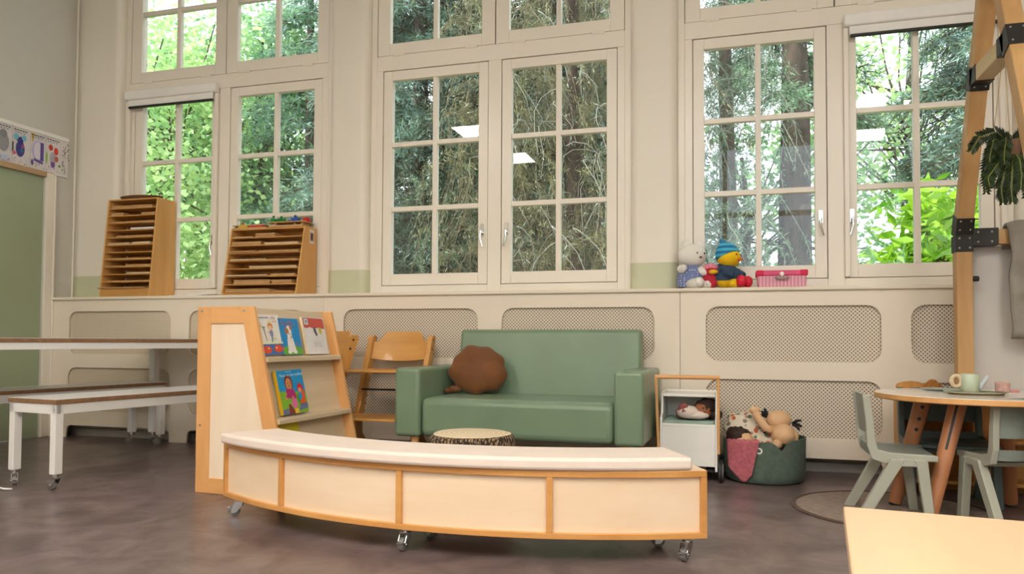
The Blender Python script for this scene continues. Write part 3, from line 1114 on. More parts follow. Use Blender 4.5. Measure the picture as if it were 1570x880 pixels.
MB().ball((0, 0, 0), (0.176, 0.075, 0.150), 48, 28, T=T, fn=scal).build('cushion_body', BROWN, t, smooth=180)
b = MB().ball((-0.128, -0.03, 0.030), (0.045, 0.024, 0.022), 12, 8).ball((-0.165, -0.035, 0.020), (0.028, 0.02, 0.018), 10, 6)
b.build('tied_corner', BROWN, t, smooth=180)

# ---- log pouf
t = thing('log_pouf', 'round tree-stump stool with pale ringed top and printed bark sides', 'stool', (-1.115, 3.21, 0))
nr = lambda a, z: 1 + 0.02 * math.sin(3 * a + 1) + 0.012 * math.sin(7 * a)
MB().lathe([(0.18, 0.0), (0.19, 0.012), (0.19, 0.31), (0.184, 0.33), (0.172, 0.336)], 40, rad=nr).build('bark_side', bark_mat(), t, smooth=50)
MB().lathe([(0.174, 0.330), (0.174, 0.337), (0.164, 0.340)], 40, rad=nr).build('ringed_top', rings_mat(), t, smooth=50)


# ---- wooden high chairs
def high_chair(label, loc, rz):
    t = thing('high_chair', label, 'high chair', loc, rz, 'adjustable wooden high chairs')
    for sgn in (-1, 1):
        a, d = sorted((sgn * 0.19, sgn * 0.225))
        # upright, leaning back; toothed rear edge
        y0, y1, zt = -0.21, 0.10, 0.785
        sl = (y1 - y0) / zt
        front = [(y0 - 0.035, 0.0), (y1 - 0.035, zt - 0.012)]
        top = [(y1 - 0.02, zt), (y1 + 0.02, zt), (y1 + 0.03, zt - 0.015)]
        teeth = []
        n = 9
        for k in range(n):
            z = 0.60 - k * 0.046
            yy = y0 + sl * z + 0.03
            teeth += [(yy + 0.014, z), (yy + 0.014, z - 0.024), (yy - 0.006, z - 0.031), (yy - 0.006, z - 0.042)]
        poly = front + top + teeth + [(y0 + sl * 0.15 + 0.03, 0.15), (y0 + 0.03, 0.0)]
        u = MB().prism(poly, a, d, 'x').build('upright', HIGH, t, bevel=0.004)
        poly = [(y0 + sl * 0.26 + 0.02, 0.26), (y0 + sl * 0.26 + 0.045, 0.245), (-0.06, 0.17), (0.04, 0.075), (0.17, 0.03), (0.19, 0.0), (0.12, 0.0), (-0.02, 0.05), (-0.10, 0.115), (y0 + sl * 0.15 + 0.02, 0.15)]
        MB().prism(poly, a + 0.003, d - 0.003, 'x').build('rear_leg', HIGH, t, bevel=0.004)
        for z in (0.70, 0.755, 0.44):
            MB().cyl((sgn * 0.2255, y0 + sl * z, z), (sgn * 0.2235, y0 + sl * z, z), 0.008, n=10).build('bolt', BLACK, u)
    out = [(-0.19, 0.745), (-0.165, 0.745), (-0.125, 0.80), (-0.105, 0.812), (0.105, 0.812), (0.125, 0.80), (0.165, 0.745), (0.19, 0.745), (0.19, 0.635),
           (0.10, 0.622), (0, 0.618), (-0.10, 0.622), (-0.19, 0.635)]
    b = MB()
    n = 12
    # bent plywood: slice the outline into strips and bow it backwards
    import bisect
    topc = [(-0.19, 0.745), (-0.165, 0.745), (-0.125, 0.80), (-0.105, 0.812), (0.105, 0.812), (0.125, 0.80), (0.165, 0.745), (0.19, 0.745)]
    xs = sorted(set([p[0] for p in topc] + [-0.06, 0, 0.06, -0.15, 0.15]))

    def zt_(x):
        for (xa, za), (xb, zb) in zip(topc, topc[1:]):
            if xa <= x <= xb:
                return za + (zb - za) * (x - xa) / (xb - xa)
    vs_, fs = [], []
    for x in xs:
        bow = 0.03 * (1 - (x / 0.19) ** 2)
        zb = 0.620 + 0.4 * (x ** 2)
        for z in (zb, zt_(x)):
            yb = 0.035 + bow + (z - 0.62) * 0.36
            vs_ += [(x, yb, z), (x, yb + 0.014, z)]
    for i in range(len(xs) - 1):
        a, d = i * 4, i * 4 + 4
        fs += [(a, a + 2, d + 2, d), (a + 1, d + 1, d + 3, a + 3), (a, d, d + 1, a + 1), (a + 2, a + 3, d + 3, d + 2)]
    e = (len(xs) - 1) * 4
    fs += [(0, 1, 3, 2), (e, e + 2, e + 3, e + 1)]
    MB().add(vs_, fs).build('backrest', HIGHX, t, bevel=0.003, smooth=40)
    pl = [(-0.23, -0.30), (-0.20, -0.33), (0.20, -0.33), (0.23, -0.30), (0.19, -0.06), (0.10, -0.03), (-0.10, -0.03), (-0.19, -0.06)]
    MB().prism([(x, y) for x, y in pl], 0.560, 0.574, 'z').build('seat_plate', HIGHX, t, bevel=0.003)
    MB().prism([(x, y - 0.11) for x, y in pl], 0.285, 0.299, 'z').build('foot_plate', HIGHX, t, bevel=0.003)
    MB().cyl((-0.19, -0.085, 0.445), (0.19, -0.085, 0.445), 0.006, n=8).build('cross_rod', BLACK, t)
    MB().box(-0.19, 0.19, -0.02, 0.0, 0.045, 0.085).build('cross_bar', HIGHX, t, bevel=0.002)
    return t


high_chair('honey-coloured wooden high chair facing forward beside the green sofa', (-2.042, 4.39, 0), R(0))
high_chair('honey-coloured wooden high chair turned sideways, half behind the book display case', (-2.49, 4.27, 0), R(-32))

# ---- white benches and table on the left
AZ = -R(8.5)


def white_bench(label, loc, length, width, height, over, name='rolling_bench', cat='bench', ap=0.05, group='white rolling benches', leg=0.042):
    """local: x = width to the left (negative), y = length away"""
    t = thing(name, label, cat, loc, AZ, group)
    tp = 0.024
    MB().box(-width, 0, 0, length, height - tp, height - 0.0015).build('top_core', PLYEDGE, t, bevel=0.002)
    MB().box(-width + 0.001, -0.001, 0.001, length - 0.001, height - 0.0015, height).build('laminate_top', LAMWHITE, t)
    z0, z1 = height - tp - ap, height - tp
    i = over
    MB().box(-width + i, -i, i, i + 0.03, z0, z1).build('apron', WMETAL, t, bevel=0.002)
    MB().box(-width + i, -i, length - i - 0.03, length - i, z0, z1).build('apron', WMETAL, t, bevel=0.002)
    MB().box(-i - 0.03, -i, i + 0.03, length - i - 0.03, z0, z1).build('apron', WMETAL, t, bevel=0.002)
    MB().box(-width + i, -width + i + 0.03, i + 0.03, length - i - 0.03, z0, z1).build('apron', WMETAL, t, bevel=0.002)
    for lx_, sx in ((-i - leg, 1), (-width + i, -1)):
        for ly_ in (i, length - i - leg):
            MB().box(lx_, lx_ + leg, ly_, ly_ + leg, 0.078, z1 - 0.001).build('leg', WMETAL, t, bevel=0.003)
            caster(t, lx_ + leg / 2, ly_ + leg / 2, 0.078, 0.024, R(random.choice((150, 200, 95, 240))))
    return t


white_bench('white rolling bench with brown ply edge, nearest on the left, end leg facing out', (-3.208, 2.955, 0), 1.45, 0.378, 0.45, 0.006)
white_bench('white rolling bench pushed under the table against the casing', (-4.075, 3.08, 0), 1.42, 0.345, 0.45, 0.006)
white_bench('long white-topped table with brown ply edge behind the rolling benches', (-3.73, 2.78, 0), 1.74, 0.60, 0.757, 0.006,
            name='work_table', cat='table', ap=0.04, group='white work tables', leg=0.05)

# ---- power cable by the near bench
pts = [(-3.92 + 0.5 * u, 2.98 + 0.07 * math.sin(6 * u) - 0.05 * u, 0.006 + 0.10 * max(0, math.sin(PI * u)) ** 2) for u in [i / 16 for i in range(17)]]
tag(MB().tube(pts, 0.005, 6).build('power_cable', WHITE, smooth=180), 'white power cable looping up from the floor behind the near bench leg', 'cable')

# ---- doll cart
t = thing('doll_cart', 'white doll cart with wooden push handle and open bed', 'toy cart', (-0.214, 4.16, 0), R(-1))
X0, X1 = -0.15, 0.152
for sx in (X0, X1 - 0.012):
    MB().prism([(0.0, 0.06), (0.34, 0.06), (0.34, 0.475), (0.085, 0.475), (0.07, 0.445), (0.062, 0.36), (0.0, 0.34)], sx, sx + 0.012, 'x').build('side_board', WHITE, t, bevel=0.003)
MB().box(X0 + 0.012, X1 - 0.012, 0.006, 0.018, 0.085, 0.295).build('front_board', WHITE, t, bevel=0.003)
MB().box(X0 + 0.012, X1 - 0.012, 0.004, 0.022, 0.295, 0.310).build('front_rail', WHITE, t, bevel=0.003)
MB().box(X0 + 0.012, X1 - 0.012, 0.32, 0.335, 0.085, 0.475).build('rear_board', WHITE, t)
MB().box(X0 + 0.012, X1 - 0.012, 0.06, 0.32, 0.452, 0.468).build('hood_board', WHITE, t, bevel=0.003)
MB().box(X0 + 0.012, X1 - 0.012, 0.018, 0.32, 0.285, 0.295).build('bed_board', WHITE, t)
MB().box(X0 + 0.015, X1 - 0.015, 0.022, 0.315, 0.296, 0.326).build('mattress', M('mint_mattress', (150, 172, 160), 0.9, var=0.05, bump=0.3), t, bevel=0.012, seg=3, smooth=60)
for sx in (X0 - 0.014, X1):
    MB().bar((sx + 0.007, 0.01, 0.155), (sx + 0.007 - (0.01 if sx < 0 else -0.0), -0.03, 0.56), 0.014, 0.020, side=(1, 0, 0)).build('handle_arm', BEECH, t, bevel=0.003)
MB().cyl((X0 - 0.022, -0.03, 0.563), (X1 + 0.016, -0.03, 0.563), 0.0115, n=14).build('push_handle', BEECHX, t, smooth=40)
for sx in (-1, 1):
    for yy in (0.04, 0.30):
        xx = X1 + 0.018 if sx > 0 else X0 - 0.018
        wh = MB().cyl((xx - 0.009, yy, 0.06), (xx + 0.009, yy, 0.06), 0.06, n=24).build('wheel', RUBBER, t, bevel=0.004, smooth=35)
        MB().cyl((xx - 0.0105, yy, 0.06), (xx + 0.0105, yy, 0.06), 0.042, n=20).build('wheel_disc', WHITE, wh, smooth=35)
MB().box(X0, X1, 0.03, 0.05, 0.055, 0.068).build('axle', BLACK, t)
MB().box(X0, X1, 0.29, 0.31, 0.055, 0.068).build('axle', BLACK, t)

# ---- doll asleep in the cart (one body, hair and clothes as parts)
def cloth_noise(amp, seed):
    a = [random.uniform(0, 6.28) for _ in range(6)]
    return lambda p: 1 + amp * (math.sin(7 * p[0] + a[0]) * math.sin(6 * p[1] + a[1]) + 0.7 * math.sin(11 * p[2] + a[2] + 3 * p[0]) + 0.5 * math.sin(13 * p[1] + a[3]))


t = thing('sleeping_doll', 'brown-haired doll with pale clothes lying in the white cart', 'doll', (-0.19, 4.24, 0.33), R(15))
b = MB().ball((0.055, 0.0, 0.048), (0.052, 0.046, 0.046), 16, 12)
b.tube([(0.02, 0.0, 0.035), (-0.03, 0.01, 0.035), (-0.09, 0.02, 0.03)], [0.028, 0.04, 0.02], 10)
b.tube([(0.0, -0.02, 0.05), (-0.035, -0.045, 0.04), (-0.07, -0.04, 0.05)], [0.016, 0.014, 0.012], 8)
bd = b.build('doll_body', SKIN2, t, smooth=180)
for sgn in (-1, 1):
    MB().ball((0.043, -0.044, 0.05 + sgn * 0.014), 0.0045, 8, 6).build('eye', HAIRB, bd, smooth=180)
MB().ball((0.052, -0.047, 0.048), (0.006, 0.006, 0.005), 8, 6).build('nose', SKIN2, bd, smooth=180)
MB().ball((0.075, 0.012, 0.062), (0.062, 0.052, 0.05), 18, 12, fn=cloth_noise(0.10, 1)).ball((0.115, 0.0, 0.028), (0.045, 0.04, 0.028), 14, 10, fn=cloth_noise(0.16, 2)).build('hair', HAIR, bd, smooth=180)
MB().ball((-0.03, -0.012, 0.038), (0.062, 0.05, 0.036), 18, 12, fn=cloth_noise(0.06, 3)).ball((0.02, -0.03, 0.024), (0.055, 0.035, 0.022), 14, 10, fn=cloth_noise(0.08, 4)).build('clothes', M('pale_cotton', (222, 208, 198), 0.9, var=0.06), bd, smooth=180)
MB().ball((-0.058, -0.02, 0.055), (0.03, 0.024, 0.034), 12, 8, fn=cloth_noise(0.05, 5)).build('bonnet', M('rose_cotton', (150, 84, 80), 0.9, var=0.1), bd, smooth=180)

# ---- felt toy basket
t = thing('felt_basket', 'round dark green felt basket with notched rim full of dolls and cloth', 'basket', (0.183, 4.372, 0), R(0))
n = 96
RB, HBK = 0.212, 0.232
notch = R(-68)


def rimz(a):
    d = (a - notch + PI) % (2 * PI) - PI
    dip = 0.052 * max(0.0, 1 - (abs(d) / 0.30)) ** 1.6
    return HBK - dip + 0.012 * math.cos(a - R(0)) - 0.004


vs_, fs = [], []
hs = [0.0, 0.012, 0.05, 0.12, 0.18, 1.0]
for r_in in (0.0, 0.009):
    for k in range(n):
        a = 2 * PI * k / n
        rz_ = rimz(a)
        for q, h in enumerate(hs):
            z = rz_ if h == 1.0 else h
            rr = (RB - 0.03 if q == 0 else (RB - 0.008 if q == 1 else RB + 0.004 * (z / HBK))) - r_in
            vs_.append((rr * math.cos(a), rr * math.sin(a), z + (0.006 if r_in and q < 2 else 0)))
m_ = len(hs)
for k in range(n):
    k2 = (k + 1) % n
    for q in range(m_ - 1):
        fs.append((k * m_ + q, k2 * m_ + q, k2 * m_ + q + 1, k * m_ + q + 1))
        o = n * m_
        fs.append((o + k * m_ + q, o + k * m_ + q + 1, o + k2 * m_ + q + 1, o + k2 * m_ + q))
    fs.append((k * m_ + m_ - 1, k2 * m_ + m_ - 1, n * m_ + k2 * m_ + m_ - 1, n * m_ + k * m_ + m_ - 1))
fs.append(tuple(k * m_ for k in range(n)))
fs.append(tuple(n * m_ + k * m_ for k in range(n)))
MB().add(vs_, fs).build('felt_body', FELT, t, smooth=50)
aa = R(-99)
T = Matrix.Translation((math.cos(aa) * (RB + 0.003), math.sin(aa) * (RB + 0.003), 0.182)) @ Matrix.Rotation(aa, 4, 'Z') @ Matrix.Rotation(R(90), 4, 'Y')
MB().lathe([(0.017, -0.004), (0.017, 0.006), (0.010, 0.006), (0.010, -0.004), (0.017, -0.004)], 16, T=T, caps=False).build('handle_eyelet', WHITE, t, smooth=40)

# stuff in the basket
t = thing('floral_blanket', 'crumpled cream floral blanket heaped in the felt basket', 'blanket', (0.12, 4.40, 0.16))
b = MB().ball((-0.03, 0.02, 0.09), (0.125, 0.10, 0.115), 28, 18, fn=cloth_noise(0.07, 6))
b.ball((0.085, -0.03, 0.045), (0.085, 0.075, 0.07), 24, 16, fn=cloth_noise(0.10, 7)).ball((0.01, -0.085, 0.035), (0.07, 0.05, 0.05), 20, 14, fn=cloth_noise(0.10, 8))
b.build('folds', FLORAL, t, smooth=180)
MB().ball((0.035, -0.02, 0.115), (0.035, 0.04, 0.06), 16, 12, fn=cloth_noise(0.1, 9)).build('lining_fold', M('grey_lining', (170, 156, 148), 0.9, var=0.1), t, smooth=180)
t = thing('rag_doll', 'tan cloth doll flopped face down over the rim of the felt basket', 'doll', (0.27, 4.33, 0.19))
b = MB()
b.tube([(0.005, -0.06, 0.02), (0.008, -0.055, 0.05), (0.005, -0.03, 0.085), (0.0, -0.01, 0.11)], [0.04, 0.062, 0.060, 0.03], 14)
b.ball((-0.012, 0.01, 0.140), (0.066, 0.052, 0.054), 20, 14)
b.tube([(-0.03, -0.03, 0.085), (-0.08, -0.05, 0.10), (-0.115, -0.03, 0.145), (-0.135, -0.02, 0.185)], [0.026, 0.024, 0.022, 0.02], 10)
b.ball((-0.137, -0.018, 0.192), (0.03, 0.022, 0.022), 12, 8)
b.tube([(0.04, -0.03, 0.085), (0.066, -0.03, 0.06), (0.06, -0.05, 0.03)], [0.026, 0.024, 0.02], 10)
b.tube([(-0.012, -0.06, 0.03), (-0.03, -0.095, 0.02), (-0.05, -0.085, 0.0)], [0.028, 0.026, 0.02], 10)
bd = b.build('doll_body', SKIN, t, smooth=180)
b = MB()
for (p, q) in (((0.06, 0.0, 0.125), (0.10, -0.02, 0.145)), ((0.06, 0.0, 0.12), (0.105, -0.01, 0.11)), ((0.06, 0.0, 0.12), (0.09, -0.03, 0.095))):
    b.tube([p, ((p[0] + q[0]) / 2, (p[1] + q[1]) / 2, (p[2] + q[2]) / 2 + 0.006), q], [0.009, 0.008, 0.006], 8)
b.build('hair_bunch', HAIRB, bd, smooth=180)
b = MB()
for (p, q) in (((-0.07, 0.01, 0.155), (-0.10, -0.01, 0.185)), ((-0.07, 0.01, 0.155), (-0.085, 0.0, 0.20)), ((-0.07, 0.01, 0.155), (-0.12, -0.01, 0.165)), ((-0.06, -0.02, 0.10), (-0.09, -0.06, 0.075))):
    b.tube([p, ((p[0] + q[0]) / 2, (p[1] + q[1]) / 2, (p[2] + q[2]) / 2 + 0.006), q], [0.009, 0.009, 0.007], 8)
b.build('hair_bunch', HAIRB, bd, smooth=180)
t = thing('dark_haired_doll', 'dark-haired doll head peeping out at the left rim of the felt basket', 'doll', (0.045, 4.27, 0.17))
b = MB().ball((0.03, -0.02, 0.055), (0.05, 0.04, 0.045), 16, 12).tube([(0.03, -0.01, 0.02), (0.035, 0.02, -0.02)], [0.02, 0.03], 10)
bd = b.build('doll_body', SKIN, t, smooth=180)
MB().ball((0.0, 0.0, 0.075), (0.065, 0.05, 0.05), 18, 12, fn=cloth_noise(0.12, 10)).build('hair', HAIR, bd, smooth=180)
MB().ball((0.05, -0.055, 0.06), (0.004, 0.003, 0.004), 6, 5).build('eye', HAIRB, bd)
MB().ball((0.03, -0.059, 0.062), (0.004, 0.003, 0.004), 6, 5).build('eye', HAIRB, bd)

# pink cloth over the rim
t = thing('pink_towel', 'pink terry cloth draped over the left rim of the felt basket', 'cloth', (0.183, 4.372, 0))
vs_, fs = [], []
NU, NV = 14, 16
for side in (0.0, 0.006):
    for j in range(NV + 1):
        v = j / NV
        for i in range(NU + 1):
            u = i / NU
            a = R(-150) + u * R(50) * (1 - 0.45 * max(0, v - 0.25)) + R(9) * v
            rim = rimz(a)
            if v < 0.22:
                k = v / 0.22
                rr = RB - 0.06 + 0.075 * k
                z = rim - 0.035 * (1 - k) ** 2 + 0.012
            else:
                k = (v - 0.22) / 0.78
                rr = RB + 0.016 + 0.012 * math.sin(4.2 * u + 2) * k
                z = rim + 0.012 - k * (0.165 + 0.07 * (1 - abs(2 * u - 1.25)))
            rr += side
            vs_.append((rr * math.cos(a), rr * math.sin(a), max(0.012, z + side * 0.5)))
NN = (NU + 1) * (NV + 1)
for j in range(NV):
    for i in range(NU):
        q = j * (NU + 1) + i
        fs.append((q, q + 1, q + NU + 2, q + NU + 1))
        fs.append((NN + q, NN + q + NU + 1, NN + q + NU + 2, NN + q + 1))
edge = [j * (NU + 1) for j in range(NV + 1)]
for a, d in zip(edge, edge[1:]):
    fs += [(a, d, NN + d, NN + a), (a + NU, NN + a + NU, NN + d + NU, d + NU)]
for i in range(NU):
    q = NV * (NU + 1) + i
    fs += [(i, NN + i, NN + i + 1, i + 1), (q, q + 1, NN + q + 1, NN + q)]
MB().add(vs_, fs).build('towel', PINK, t, smooth=180)

# ---- rug, round table, child chairs
t = thing('round_rug', 'round taupe floor mat with dark bound edge under the small table', 'rug', (0.70, 3.74, 0))
MB().lathe([(0.405, 0.0), (0.405, 0.004)], 64).build('mat', RUGM, t)
MB().lathe([(0.404, 0.0), (0.425, 0.0), (0.427, 0.003), (0.42, 0.006), (0.404, 0.006), (0.404, 0.0)], 64, caps=False).build('bound_edge', RUGE, t, smooth=50)

t = thing('round_table', 'low round children table with white top and chunky splayed wooden legs', 'table', (1.06, 3.755, 0))
TZ = 0.53
MB().lathe([(0.415, TZ - 0.026), (0.42, TZ - 0.022), (0.42, TZ - 0.002), (0.418, TZ - 0.0015)], 64).build('top_core', BEECHX, t, smooth=40)
MB().lathe([(0.414, TZ - 0.0015), (0.413, TZ)], 64).build('laminate_top', M('pale_table_laminate', (242, 234, 224), 0.14, var=0.02), t)
for i, (bx, by) in enumerate(((-0.325, 0.10), (-0.26, -0.235), (0.36, 0.05), (0.19, 0.245))):
    tx, ty = ((-0.20, 0.10), (-0.12, -0.14), (0.23, 0.035), (0.14, 0.165))[i]
    p, q = Vector((bx, by, 0.012)), Vector((tx, ty, TZ - 0.026))
    lg = MB().tube([p, p.lerp(q, 0.05), q], [0.026, 0.029, 0.035], 18).build('leg', REDWOOD, t, smooth=40)
    MB().cyl((bx, by, 0.0), (bx, by, 0.014), 0.026, n=14).build('foot_cap', RUBBER, lg)
    d = (q - p).normalized()
    if i == 1:
        f_ = Vector((-0.32, -1, 0)).normalized()
        f_ = (f_ - d * f_.dot(d)).normalized()
        side_ = d.cross(f_)
        m0, m1 = p.lerp(q, 0.58) + f_ * 0.028, p.lerp(q, 0.985) + f_ * 0.0325
        MB().bar(m0, m1, 0.010, 0.012, side=side_).build('slot', BLACK, lg)
    else:
        for k in (0.70, 0.80, 0.91):
            f_ = Vector((-0.05, -1, 0)).normalized()
            f_ = (f_ - d * f_.dot(d)).normalized()
            c_ = p.lerp(q, k)
            rr = 0.028 + 0.0065 * k
            MB().cyl(c_ + f_ * (rr - 0.006), c_ + f_ * (rr + 0.0012), 0.0085, n=12).build('peg_hole', BLACK, lg)


def child_chair(label, loc, rz, mat, shell):
    """moulded plastic stacking chair; local: faces +x, width along y"""
    t = thing('child_chair', label, 'chair', loc, rz, 'moulded child chairs at the round table')
    W2 = 0.165
    SH = 0.295
    # seat: dished sheet with thickness
    vs_, fs = [], []
    nu, nv = 10, 10
    for th in (0, 0.012):
        for j in range(nv + 1):
            for i in range(nu + 1):
                x = -0.115 + 0.255 * i / nu
                y = -W2 + 2 * W2 * j / nv
                e = max(0, abs(y) / W2 - 0.75) / 0.25
                z = SH - 0.010 * math.cos(PI * y / W2 / 2) * math.cos(PI * (x - 0.01) / 0.32) - th
                if x > 0.11:
                    z -= (x - 0.11) ** 2 * 10
                vs_.append((x, y * (1 - 0.06 * max(0, -x) / 0.15), z))
    q = (nu + 1) * (nv + 1)
    for j in range(nv):
        for i in range(nu):
            a = j * (nu + 1) + i
            fs += [(a, a + 1, a + nu + 2, a + nu + 1), (q + a, q + a + nu + 1, q + a + nu + 2, q + a + 1)]
    for i in range(nu):
        a, d = i, nv * (nu + 1) + i
        fs += [(a, q + a, q + a + 1, a + 1), (d, d + 1, q + d + 1, q + d)]
    for j in range(nv):
        a, d = j * (nu + 1), j * (nu + 1) + nu
        fs += [(a, a + nu + 1, q + a + nu + 1, q + a), (d, q + d, q + d + nu + 1, d + nu + 1)]
    MB().add(vs_, fs).build('seat', shell, t, smooth=60)
    # back: curved shell with a slot near the bottom
    def backpt(y, z, th):
        k = (z - SH) / 0.24
        x = -0.100 - 0.022 * k - 0.014 * (1 - (y / W2) ** 2) - th
        return (x, y * (1 - 0.05 * k), z)
    ny = 12
    rows_low = [0.285, 0.305, 0.325]
    rows_up = [0.372, 0.40, 0.44, 0.49, 0.525, 0.535]
    for nm, rows in (('back_shell', rows_up), ('lower_back_band', rows_low)):
        vs_, fs = [], []
        for th in (0, 0.008):
            for z in rows:
                for j in range(ny + 1):
                    y = -W2 + 2 * W2 * j / ny
                    zz = z - (0.014 * (abs(y) / W2) ** 6 if z > 0.52 else 0)
                    vs_.append(backpt(y, zz, th))
        q = len(rows) * (ny + 1)
        for r in range(len(rows) - 1):
            for j in range(ny):
                a = r * (ny + 1) + j
                fs += [(a, a + ny + 1, a + ny + 2, a + 1), (q + a, q + a + 1, q + a + ny + 2, q + a + ny + 1)]
            for a in (r * (ny + 1), r * (ny + 1) + ny):
                fs.append((a, q + a, q + a + ny + 1, a + ny + 1))
        for r in (0, len(rows) - 1):
            for j in range(ny):
                a = r * (ny + 1) + j
                fs.append((a, a + 1, q + a + 1, q + a))
        MB().add(vs_, fs).build(nm, shell, t, smooth=60)
    for sgn in (-1, 1):
        y0, y1 = sorted((sgn * (W2 - 0.008), sgn * (W2 + 0.018)))
        # side rib sweeping from the back edge down into the seat edge
        poly = [(-0.142, 0.53), (-0.112, 0.535), (-0.098, 0.42), (-0.092, 0.345), (-0.084, 0.308), (-0.04, 0.298), (0.138, 0.292), (0.138, 0.268), (-0.01, 0.266), (-0.06, 0.252), (-0.108, 0.268), (-0.126, 0.325), (-0.130, 0.42)]
        MB().prism(poly, y0, y1, 'y').build('side_rib', mat, t, bevel=0.004)
        yl0, yl1 = sorted((sgn * (W2 - 0.006), sgn * (W2 + 0.030)))
        MB().prism([(-0.038, 0.275), (0.015, 0.275), (0.002, 0.245), (-0.138, 0.0), (-0.182, 0.0)], yl0, yl1, 'y').build('leg', mat, t, bevel=0.004)
        MB().prism([(0.045, 0.275), (0.098, 0.275), (0.125, 0.0), (0.090, 0.0), (0.058, 0.245)], yl0, yl1, 'y').build('leg', mat, t, bevel=0.004)
        MB().prism([(-0.018, 0.278), (0.075, 0.278), (0.065, 0.245), (-0.003, 0.245)], yl0 + 0.003, yl1 - 0.003, 'y').build('leg_bridge', mat, t, bevel=0.003)
    MB().box(-0.015, 0.07, -W2, W2, 0.245, 0.262).build('under_brace', mat, t)
    return t


child_chair('grey-green child chair in side view at the left of the round table', (0.684, 3.61, 0), R(-2), CHAIRG, CHAIRS)
child_chair('grey-green child chair seen from behind at the right edge, front of the round table', (1.155, 3.58, 0), R(104), CHAIRG, CHAIRS)
child_chair('slate child chair facing forward, tucked behind the round table', (0.985, 3.985, 0), R(-88), CHAIRD, CHAIRD)

# ---- things on the round table
def on_table(name, label, cat, x, y, z=TZ, rz=0):
    return thing(name, label, cat, (x, y, z), rz)


t = on_table('toy_plate', 'shallow grey-blue toy plate at the back of the round table', 'plate', 0.955, 3.96)
MB().lathe([(0.045, 0.0), (0.08, 0.006), (0.084, 0.009), (0.078, 0.008), (0.044, 0.003)], 32).build('plate_body', M('grey_blue_ware', (170, 182, 180), 0.3), t, smooth=60)
t = on_table('wooden_tray', 'oval wooden tray with pale green rim under the toy tea set', 'tray', 1.03, 3.70)
T = Matrix.Diagonal((0.92, 0.7, 1, 1))
MB().lathe([(0.11, 0.0), (0.118, 0.003), (0.118, 0.007)], 40, T=T).build('tray_base', wood('dark_tray', (150, 104, 62), (120, 80, 46), 'x'), t, smooth=40)
MB().lathe([(0.119, 0.007), (0.135, 0.011), (0.137, 0.014), (0.117, 0.011), (0.119, 0.007)], 40, T=T, caps=False).build('tray_rim', M('celadon_ware', (190, 204, 178), 0.35), t, smooth=50)
t = on_table('toy_teapot', 'pale green toy teapot with round wooden handle', 'teapot', 1.01, 3.71, TZ + 0.011)
MB().lathe([(0.034, 0.0), (0.037, 0.004), (0.037, 0.074), (0.034, 0.078), (0.012, 0.079)], 28).build('pot_body', M('celadon_ware', (190, 204, 178), 0.35), t, smooth=40)
ring = [(-0.053 + 0.019 * math.cos(a), 0.0, 0.045 + 0.024 * math.sin(a)) for a in [2 * PI * i / 20 for i in range(21)]]
MB().tube(ring, 0.0085, 8, caps=False).build('ring_handle', ASH, t, smooth=180)
MB().tube([(0.034, 0, 0.016), (0.052, 0, 0.04), (0.07, -0.004, 0.07)], [0.013, 0.010, 0.008], 10).build('spout', M('pale_blue_ware', (206, 216, 222), 0.3), t, smooth=60)
t = on_table('toy_sugar_bowl', 'small pink toy bowl with lid and scoop beside the teapot', 'bowl', 1.135, 3.71, TZ + 0.011)
MB().lathe([(0.024, 0.0), (0.028, 0.004), (0.028, 0.03), (0.029, 0.032), (0.029, 0.042), (0.025, 0.045)], 24).build('bowl_body', M('pink_ware', (226, 186, 178), 0.5, var=0.1, scale=60), t, smooth=40)
MB().tube([(0.024, -0.02, 0.006), (0.045, -0.03, 0.008), (0.055, -0.03, 0.006)], [0.006, 0.007, 0.004], 8).build('scoop', M('pink_deep_ware', (206, 140, 140), 0.5), t, smooth=60)

# ---- wooden cubby unit behind the table, with toy bread on top
t = thing('cubby_unit', 'low honey-coloured wooden cubby unit behind the round table', 'shelf', (1.30, 4.188, 0))
HX = 0.47
for x in (-HX, -HX + 0.087, -0.15, 0.16, HX - 0.016):
    MB().box(x, x + 0.016, 0, 0.17, 0, 0.50).build('upright', HIGH, t, bevel=0.002)
for z in (0.055, 0.15, 0.262, 0.375, 0.484):
    MB().box(-HX + 0.016, -HX + 0.087, 0, 0.165, z, z + 0.016).build('shelf_board', HIGHX, t, bevel=0.002)
for z in (0.055, 0.262, 0.484):
    MB().box(-HX + 0.103, HX - 0.016, 0.002, 0.165, z, z + 0.016).build('shelf_board', HIGHX, t)
MB().box(-HX, HX, 0.165, 0.172, 0, 0.50).build('back_board', HIGHX, t)
t = thing('toy_bread', 'tan long toy loaf lying on top of the cubby unit', 'toy food', (0.90, 4.30, 0.50), R(10))
MB().ball((0, 0, 0.028), (0.075, 0.035, 0.028), 20, 12, fn=lambda p: 1 + 0.03 * math.sin(14 * p[0])).build('loaf', M('bread_crust', (196, 140, 72), 0.8, var=0.15, scale=30), t, smooth=180)
t = thing('toy_pretzel', 'brown knotted toy bun beside the loaf on the cubby unit', 'toy food', (0.998, 4.29, 0.50))
b = MB()
for k in range(6):
    a = k * PI / 3
    b.ball((0.024 * math.cos(a), 0.024 * math.sin(a), 0.026), (0.022, 0.022, 0.026), 12, 8)
b.ball((0, 0, 0.046), (0.026, 0.026, 0.022), 12, 8)
b.build('bun', M('bun_crust', (172, 112, 48), 0.85, var=0.25, scale=50, bump=0.5), t, smooth=180)

